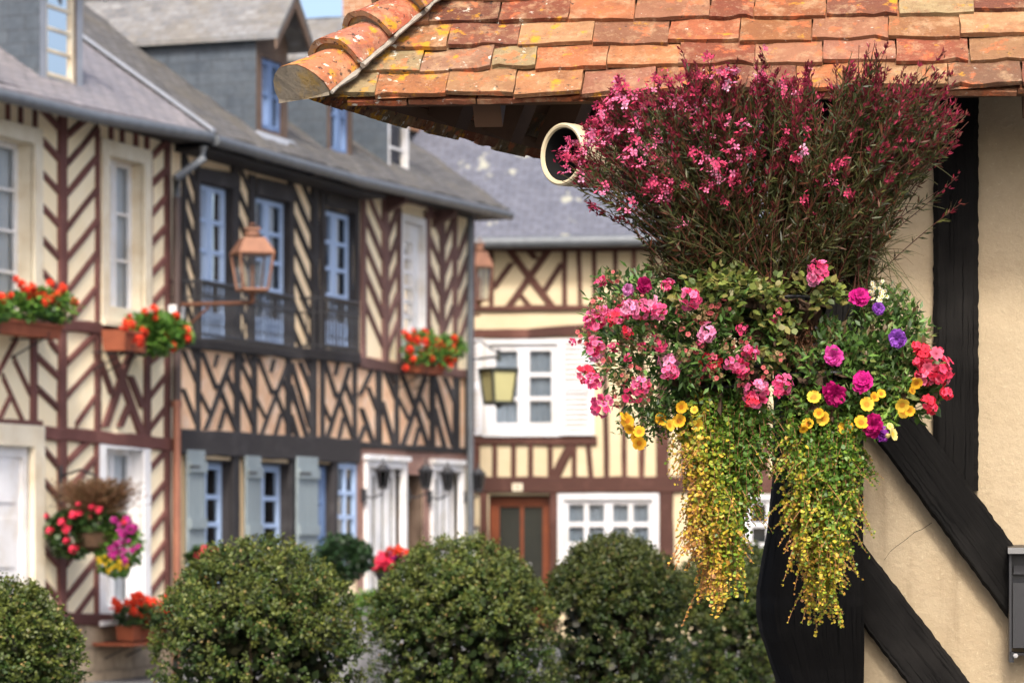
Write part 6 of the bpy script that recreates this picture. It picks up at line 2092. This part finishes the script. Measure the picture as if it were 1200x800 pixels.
def flower_box(F, x0, x1, ytop, ybot, out, label, heads, fol, group='flower boxes of red geraniums on the timbered houses', mesh=None, leafc=GB, hs=1.3, depth=.20, shelf=False, nleaf=1500):
    """terracotta trough on the facade between photo columns x0..x1, foliage ellipses fol [(px, py, rx, ry)], flower heads at photo pixels"""
    t0, t1 = F.px(x0, 400, out)[0], F.px(x1, 400, out)[0]
    z1, z0 = F.px((x0 + x1) / 2, ytop, out)[1], F.px((x0 + x1) / 2, ybot, out)[1]
    root = empty('flower_box', F.pt((t0 + t1) / 2, z0, out), label, 'flower box', group)
    mb = MB()
    tp = .015
    o0, o1 = out - depth / 2, out + depth / 2
    lo = [F.pt(t0 + tp, z0, o1 - tp), F.pt(t1 - tp, z0, o1 - tp), F.pt(t1 - tp, z0, o0 + tp), F.pt(t0 + tp, z0, o0 + tp)]
    hi = [F.pt(t0, z1, o1), F.pt(t1, z1, o1), F.pt(t1, z1, o0), F.pt(t0, z1, o0)]
    inn = [F.pt(t0 + .015, z1, o1 - .015), F.pt(t1 - .015, z1, o1 - .015), F.pt(t1 - .015, z1, o0 + .015), F.pt(t0 + .015, z1, o0 + .015)]
    soil = [p - ZU * .03 for p in inn]
    mb.loft([lo, hi, inn, soil], None, True, True)
    tr = mb.build('trough', MT['terracotta'], root)
    mb = MB()
    rect_bar(F, mb, t0 - .012, t1 + .012, z1 - .03, z1 - .002, o1 + .001, o1 + .014)
    mb.build('rim', MT['terracotta'], tr)
    mb = MB()
    for t in (t0 + (t1 - t0) * .2, t0 + (t1 - t0) * .8):
        mb.tube([F.pt(t, z0 - .008, .0), F.pt(t, z0 - .008, o1 + .02), F.pt(t, z0 + .05, o1 + .02)], .008, 5)
        mb.tube([F.pt(t, z0 - .18, .01), F.pt(t, z0 - .01, o1 - .03)], .008, 5)
    mb.build('bracket', MT['black_iron'], root)
    if shelf:
        mb = MB()
        rect_bar(F, mb, t0 - .12, t1 + .1, z0 - .045, z0 - .018, .01, o1 + .05)
        mb.build('saucer', MT['terracotta'], root)
    for (px, py, rx, ry) in fol:
        t, z = F.px(px, py, out)
        p = F.pt(t, z, out)
        m = p.y / FP
        # half-width along the facade, from its foreshortened width in the photo
        tw = abs(F.px(px + rx, py, out)[0] - t)
        c = Cloud()
        n = int(nleaf / len(fol))
        d = rand_dir(n)
        r = (.4 + .6 * rng.random((n, 1)) ** .6) * (1 + np.array([noise.noise((a[0] * 3, a[1] * 3 + px, a[2] * 3)) for a in d])[:, None] * .25)
        dv, nv = np.array(F.d), np.array(F.n)
        pos = np.array(p) + dv * (d[:, :1] * r * tw * .8) + nv * (d[:, 1:2] * r * .20 + .04) + np.array([0, 0, 1.]) * (d[:, 2:3] * r * ry * m)
        s = rng.uniform(.03, .055, n)
        c.add(ROUND, pos, unit(dv * d[:, :1] + nv * d[:, 1:2] + np.array([0, 0, 1]) * d[:, 2:3] + rand_dir(n) * .7), unit(rand_dir(n) * .5 + [.3, -.3, .8]), s, s, s * .4, pick(leafc, n, None, .3))
        c.build('foliage', MT['leaf'], root)
    for h in heads:
        px, py = h[:2]
        s = h[2] if len(h) > 2 else 1
        me = (mesh or RED)
        o_ = out + rng.uniform(.08, .24)
        t, z = F.px(px, py, o_)
        head_at(root, me[rng.integers(0, len(me))], F.pt(t, z, o_), s * hs, (.7, -.6, .3))
    return root


flower_box(L, -34, 62, 375, 392, .28, 'long terracotta flower box of red geraniums under the large cream window', [(2, 350, 1), (26, 334, .9), (38, 336, 1), (58, 332, 1), (48, 344, 1), (32, 343, 1.1), (42, 345, 1), (59, 349, 1.2), (66, 343, 1), (73, 337, 1), (52, 355, .9), (67, 357, .7), (87, 355, .9), (18, 327, .6), (-12, 340, 1), (-20, 350, 1), (12, 346, .6)],
           [(20, 360, 30, 17), (58, 360, 24, 17), (-20, 360, 24, 17), (40, 352, 26, 14)], nleaf=2600)
flower_box(L, 133, 160, 388, 412, .28, 'terracotta flower box of red geraniums by the brown downpipe joint', [(146, 381, 1.2), (155, 380, 1), (170, 364, .9), (180, 362, 1.1), (168, 388, 1.1), (162, 400, 1.1), (192, 392, 1.1), (202, 406, 1), (206, 369, .9), (210, 384, 1.2), (218, 389, 1.1), (219, 396, 1.1), (204, 375, .7), (182, 372, .7), (152, 370, .5)],
           [(180, 392, 30, 24), (170, 382, 20, 14), (194, 390, 20, 20), (170, 402, 20, 12)], depth=.26, nleaf=3400)
flower_box(L, 484, 512, 428, 438, .26, 'small flower box of red geraniums under the narrow white window', [(474, 390, 1), (480, 396, 1), (488, 399, 1), (497, 390, 1.2), (485, 388, .8), (498, 402, 1.1), (480, 410, 1), (484, 420, .9), (495, 414, 1), (504, 413, 1), (513, 400, 1.1), (511, 408, 1.1), (518, 404, 1), (531, 402, 1.2), (530, 409, 1.2), (533, 397, .9), (506, 420, .9), (524, 422, 1), (532, 421, .9), (475, 431, .8), (515, 429, .9), (528, 428, .6)],
           [(490, 408, 17, 22), (512, 414, 15, 18), (524, 408, 9, 15)], hs=1.35, nleaf=2400)
flower_box(L, 146, 186, 731, 749, .30, 'terracotta flower box of red geraniums on a saucer shelf above the stone base', [(135, 708, 1.3), (156, 703, 1.2), (163, 701, 1.2), (172, 706, 1.2), (180, 708, 1.2), (190, 712, 1.3), (184, 718, 1.2), (168, 723, 1.2), (156, 715, .9), (196, 704, 1.1), (202, 710, 1), (198, 727, 1), (148, 705, .8)],
           [(160, 720, 26, 14), (182, 720, 18, 14)], shelf=True, leafc=GD, hs=1.45, nleaf=1500)

# hanging basket on the red house
hb_t, hb_z = L.px(112, 625, .5)
hb = empty('hanging_basket', L.pt(hb_t, hb_z - .12, .5), 'mixed hanging basket with dry brown crown and magenta flowers on the red timbered house', 'hanging basket')
hc = L.pt(hb_t, hb_z, .5)
mb = MB()
mb.loft([[hc + Vector((math.cos(t) * .2 * a, math.sin(t) * .2 * a, z)) for t in [2 * math.pi * k / 20 for k in range(20)]] for a, z in ((.3, -.17), (.8, -.12), (1, 0), (.9, .01), (.3, -.01))])
mb.build('liner', MT['fibre'], hb, smooth=True)
mb = MB()
hz1 = L.px(70, 545, .1)[1]
ht = L.px(71, 560, .04)[0]
rect_bar(L, mb, ht - .025, ht + .025, L.px(71, 590, .04)[1], hz1, .035, .05)
mb.tube([L.pt(ht, hz1 - .1, .05), L.pt(ht + (hb_t - ht) * .5, hz1 - .04, .3), L.pt(hb_t, hz1 - .1, .5)], .012, 6)
for k in range(3):
    a = 2 * math.pi * k / 3
    mb.tube([L.pt(hb_t, hz1 - .1, .5), hc + Vector((math.cos(a) * .19, math.sin(a) * .19, 0))], .004, 4)
mb.build('hanger', MT['black_iron'], hb)
mp = hc.y / FP
PX = lambda px, py, dn=0.0: at(px, py, hc.y - dn)
bush_at(hb, PX(84, 625), (.24, .2, .23), 1100, GD)
bush_at(hb, PX(112, 612), (.26, .22, .14), 700, GD)
bush_at(hb, PX(138, 640), (.22, .2, .29), 1100, GB)
c = Cloud()
for i in range(900):
    b = np.array(PX(108 + rng.normal() * 12, 606))
    e = np.array(PX(114 + rng.normal() * 22, 562 + abs(rng.normal()) * 18, rng.uniform(-.2, .25)))
    t = np.linspace(0, 1, 5)[:, None]
    pts = b * (1 - t) + e * t + np.array([0, 0, .05]) * t * (1 - t)
    col = pick([(.17, .085, .045), (.22, .12, .06), (.10, .065, .03)], 1)[0]
    c.strip(pts, .003, col)
    c.add(LEAF, pts[1:], unit(rand_dir(4) + (e - b) / np.linalg.norm(e - b)), rand_dir(4), .013, .045, .004, col)
c.build('dry_crown', MT['leaf'], hb)
for (px, py, me, s) in [(72, 611, 0, 1.1), (78, 620, 0, 1.2), (58, 621, 0, 1), (78, 633, 0, .9), (86, 643, 0, 1.2), (85, 603, 0, 1.2), (93, 601, 0, 1), (108, 594, 0, .9), (116, 597, 0, 1), (92, 590, 0, .7), (105, 606, 0, .6), (54, 604, 0, .7), (146, 610, 0, 1)]:
    head_at(hb, PINKR[0], PX(px, py, .2), s * .78)
for i in range(30):
    a, r_ = rng.uniform(0, 6.28), rng.random() ** .5
    head_at(hb, MAG[0], PX(143 + 20 * r_ * math.cos(a), 632 + 28 * r_ * math.sin(a), .18 + .05 * rng.random()), rng.uniform(.55, .85))
for i in range(16):
    head_at(hb, YEL[0], PX(112 + rng.random() * 36, 653 + rng.random() * 12 + 4 * math.sin(i), .2), rng.uniform(.5, .75))


def pot(name, px, py, w, h, Y, label, mat, cat='potted plant', group=None):
    c = at(px, py, Y)
    m = Y / FP
    z1 = c.z + h * m / 2
    r = w * m / 2
    z0 = c.z - h * m / 2
    root = empty(name, (c.x, c.y, z0), label, cat, group)
    mb = MB()
    n = 20
    ringp = lambda rr, z: [Vector((c.x + math.cos(t) * rr, c.y + math.sin(t) * rr, z)) for t in [2 * math.pi * k / n for k in range(n)]]
    mb.loft([ringp(r * .68, z0), ringp(r * .93, z1 - (z1 - z0) * .2), ringp(r * 1.03, z1 - (z1 - z0) * .19), ringp(r * 1.05, z1), ringp(r * .9, z1), ringp(r * .88, z1 - .03)], None, True, True)
    mb.build('pot', MT[mat], root, smooth=True)
    return root, c, r, z0, z1


# round dark shrub in a terracotta pot, on a low plinth
rt, c, r, z0, z1 = pot('potted_shrub', 391, 682, 20, 34, 31.5, 'round dark green shrub in a terracotta pot under the blue window', 'terracotta')
bush_at(rt, at(402, 655, 31.5), (.30, .3, .235), 2400, [(.020, .048, .018), (.032, .070, .024), (.014, .03, .012)], (.03, .055))
mb = MB(); mb.tube([Vector((c.x, c.y, z1 - .03)), Vector(at(400, 655, 31.5))], .025, 6); mb.build('trunk', MT['rafter'], rt)
pl = empty('plinth', (c.x, c.y, 0), 'low grey stone block carrying the terracotta pot', 'stone block')
mb = MB(); mb.box((c.x + .1, c.y, z0 / 2 - .001), .36, .2, z0 / 2 - .001); mb.build('block', MT['kerb'], pl)
# red and mauve flowers in a dark planter
rt, c, r, z0, z1 = pot('potted_geranium', 456, 688, 32, 42, 32.6, 'red geraniums with mauve blooms in a dark planter before the white slatted door', 'black_box')
bush_at(rt, at(456, 663, 32.6), (.18, .17, .10), 700, GD)
for px, py, me, s in [(459, 646, 0, 1.2), (468, 645, 0, 1.3), (474, 647, 0, 1), (447, 651, 1, 1.1), (450, 657, 1, 1.2), (456, 660, 1, 1.3), (440, 662, 1, 1), (461, 650, 2, .9), (475, 653, 2, .9), (444, 655, 1, .9), (462, 664, 1, 1)]:
    head_at(rt, (RED + PINKR + MAG)[[0, 2, 3][me]], at(px, py, 32.6 - .16), s * 1.25, (.2, -1, .3))
mb = MB(); mb.box((c.x, c.y, z0 / 2 - .001), .2, .17, z0 / 2 - .001); p2 = empty('plinth', (c.x, c.y, 0), 'low stone block carrying the dark planter of red geraniums', 'stone block'); mb.build('block', MT['kerb'], p2)
# green plants at street level, seen between the two bushes
rt, c, r, z0, z1 = pot('potted_fern', 434, 734, 34, 26, 30.5, 'bright green leafy plant in a pale trough, seen between two box bushes', 'kerb')
bush_at(rt, at(434, 712, 30.5), (.22, .2, .14), 900, GB, (.05, .09), tpl=LEAF)
# pink flowers peeping over the broad bush
rt, c, r, z0, z1 = pot('potted_geranium', 240, 690, 24, 40, 30.3, 'pink geraniums peeping over the broad box bush below the grey shutter', 'terracotta')
bush_at(rt, at(242, 655, 30.3), (.20, .18, .13), 700, GD)
for px, py, s in [(240, 643, 1.0), (250, 646, 1), (233, 650, .9), (246, 652, .8), (254, 655, .8)]:
    head_at(rt, PINKR[0], at(px, py, 30.3 - .15), s, (.2, -1, .3))
mb = MB(); mb.box((c.x, c.y, z0 / 2 - .001), .2, .17, z0 / 2 - .001); p2 = empty('plinth', (c.x, c.y, 0), 'low stone block carrying the pink geraniums', 'stone block'); mb.build('block', MT['kerb'], p2)

# menu board by the last door
t, z = L.px(554, 632, .05)
nb = empty('menu_board', L.pt(t, z, .02), 'small glazed menu board in a dark frame at the end of the row', 'menu board')
ta, tb = L.px(543, 632, .05)[0], L.px(559, 632, .05)[0]
c = at(554, 632, 41.0)
mb = MB()
bx = lambda x0, x1, y0, y1, d0, d1: mb.box(((at(x0, y0, 41).x + at(x1, y1, 41).x) / 2, 41 + (d0 + d1) / 2, (at(x0, y0, 41).z + at(x1, y1, 41).z) / 2), abs(at(x1, y1, 41).x - at(x0, y0, 41).x) / 2, abs(d1 - d0) / 2, abs(at(x1, y1, 41).z - at(x0, y0, 41).z) / 2)
bx(546, 561, 616, 619, 0, .06); bx(546, 548, 619, 655, 0, .06); bx(559, 561, 619, 655, 0, .06); bx(548, 559, 652, 655, 0, .06)
mb.build('frame', MT['black_iron'], nb)
mb = MB(); bx(548, 559, 619, 652, .02, .05); mb.build('menu_sheet', MT['menu'] if 'menu' in MT else M('menu_sheet', (.42, .46, .36), (.55, .55, .45), 18, .4), nb)
mb = MB(); mb.tube([Vector((c.x, 41.07, 0)), Vector((c.x, 41.07, at(554, 618, 41).z))], .03, 8); mb.build('post', MT['black_iron'], nb)
# ------------------------------------------------------------------ camera, sun and sky
def light_and_camera():
    cam = bpy.data.cameras.new('camera')
    cam.lens = 36 * FP / 1200
    cam.sensor_width = 36
    cam.shift_y = (HOR - 400) / 1200
    cam.clip_end = 2000
    cam.dof.use_dof = True
    cam.dof.focus_distance = 7.5
    cam.dof.aperture_fstop = 7.2
    co = bpy.data.objects.new('camera', cam)
    co.location = (0, 0, EYE)
    co.rotation_euler = (math.pi / 2, 0, 0)
    COL.objects.link(co)
    SC.camera = co
    el = math.radians(SUN_EL)
    S = Vector((SUN_H[0], SUN_H[1], 0)).normalized() * math.cos(el) + Vector((0, 0, math.sin(el)))
    sd = bpy.data.lights.new('sun', 'SUN')
    sd.energy = SUN_E
    sd.angle = math.radians(SUN_A)
    sd.color = (1, .95, .88)
    so = bpy.data.objects.new('sun', sd)
    so.rotation_euler = S.to_track_quat('Z', 'Y').to_euler()
    so.location = (0, 0, 30)
    COL.objects.link(so)
    w = bpy.data.worlds.new('World')
    SC.world = w
    w.use_nodes = True
    nt = w.node_tree
    nt.nodes.clear()
    sky = nt.nodes.new('ShaderNodeTexSky')
    sky.sky_type = 'NISHITA'
    sky.sun_disc = False
    sky.sun_elevation = el
    sky.sun_rotation = math.atan2(S.x, S.y)
    sky.air_density = .8
    sky.dust_density = 5.0
    sky.ozone_density = .8
    bg = nt.nodes.new('ShaderNodeBackground')
    bg.inputs[1].default_value = SKY
    o = nt.nodes.new('ShaderNodeOutputWorld')
    nt.links.new(sky.outputs[0], bg.inputs[0])
    nt.links.new(bg.outputs[0], o.inputs[0])
    v = SC.view_settings
    v.view_transform = 'Standard'
    v.look = 'None'
    v.exposure = EXPO
    v.gamma = 1
    SC.cycles.use_denoising = True
    SC.cycles.max_bounces = 8
    SC.cycles.transparent_max_bounces = 12


SUN_H, SUN_EL, SUN_E, SUN_A, SKY, EXPO = (.02, -1), 46, 1.9, 8, .15, 1.12
light_and_camera()
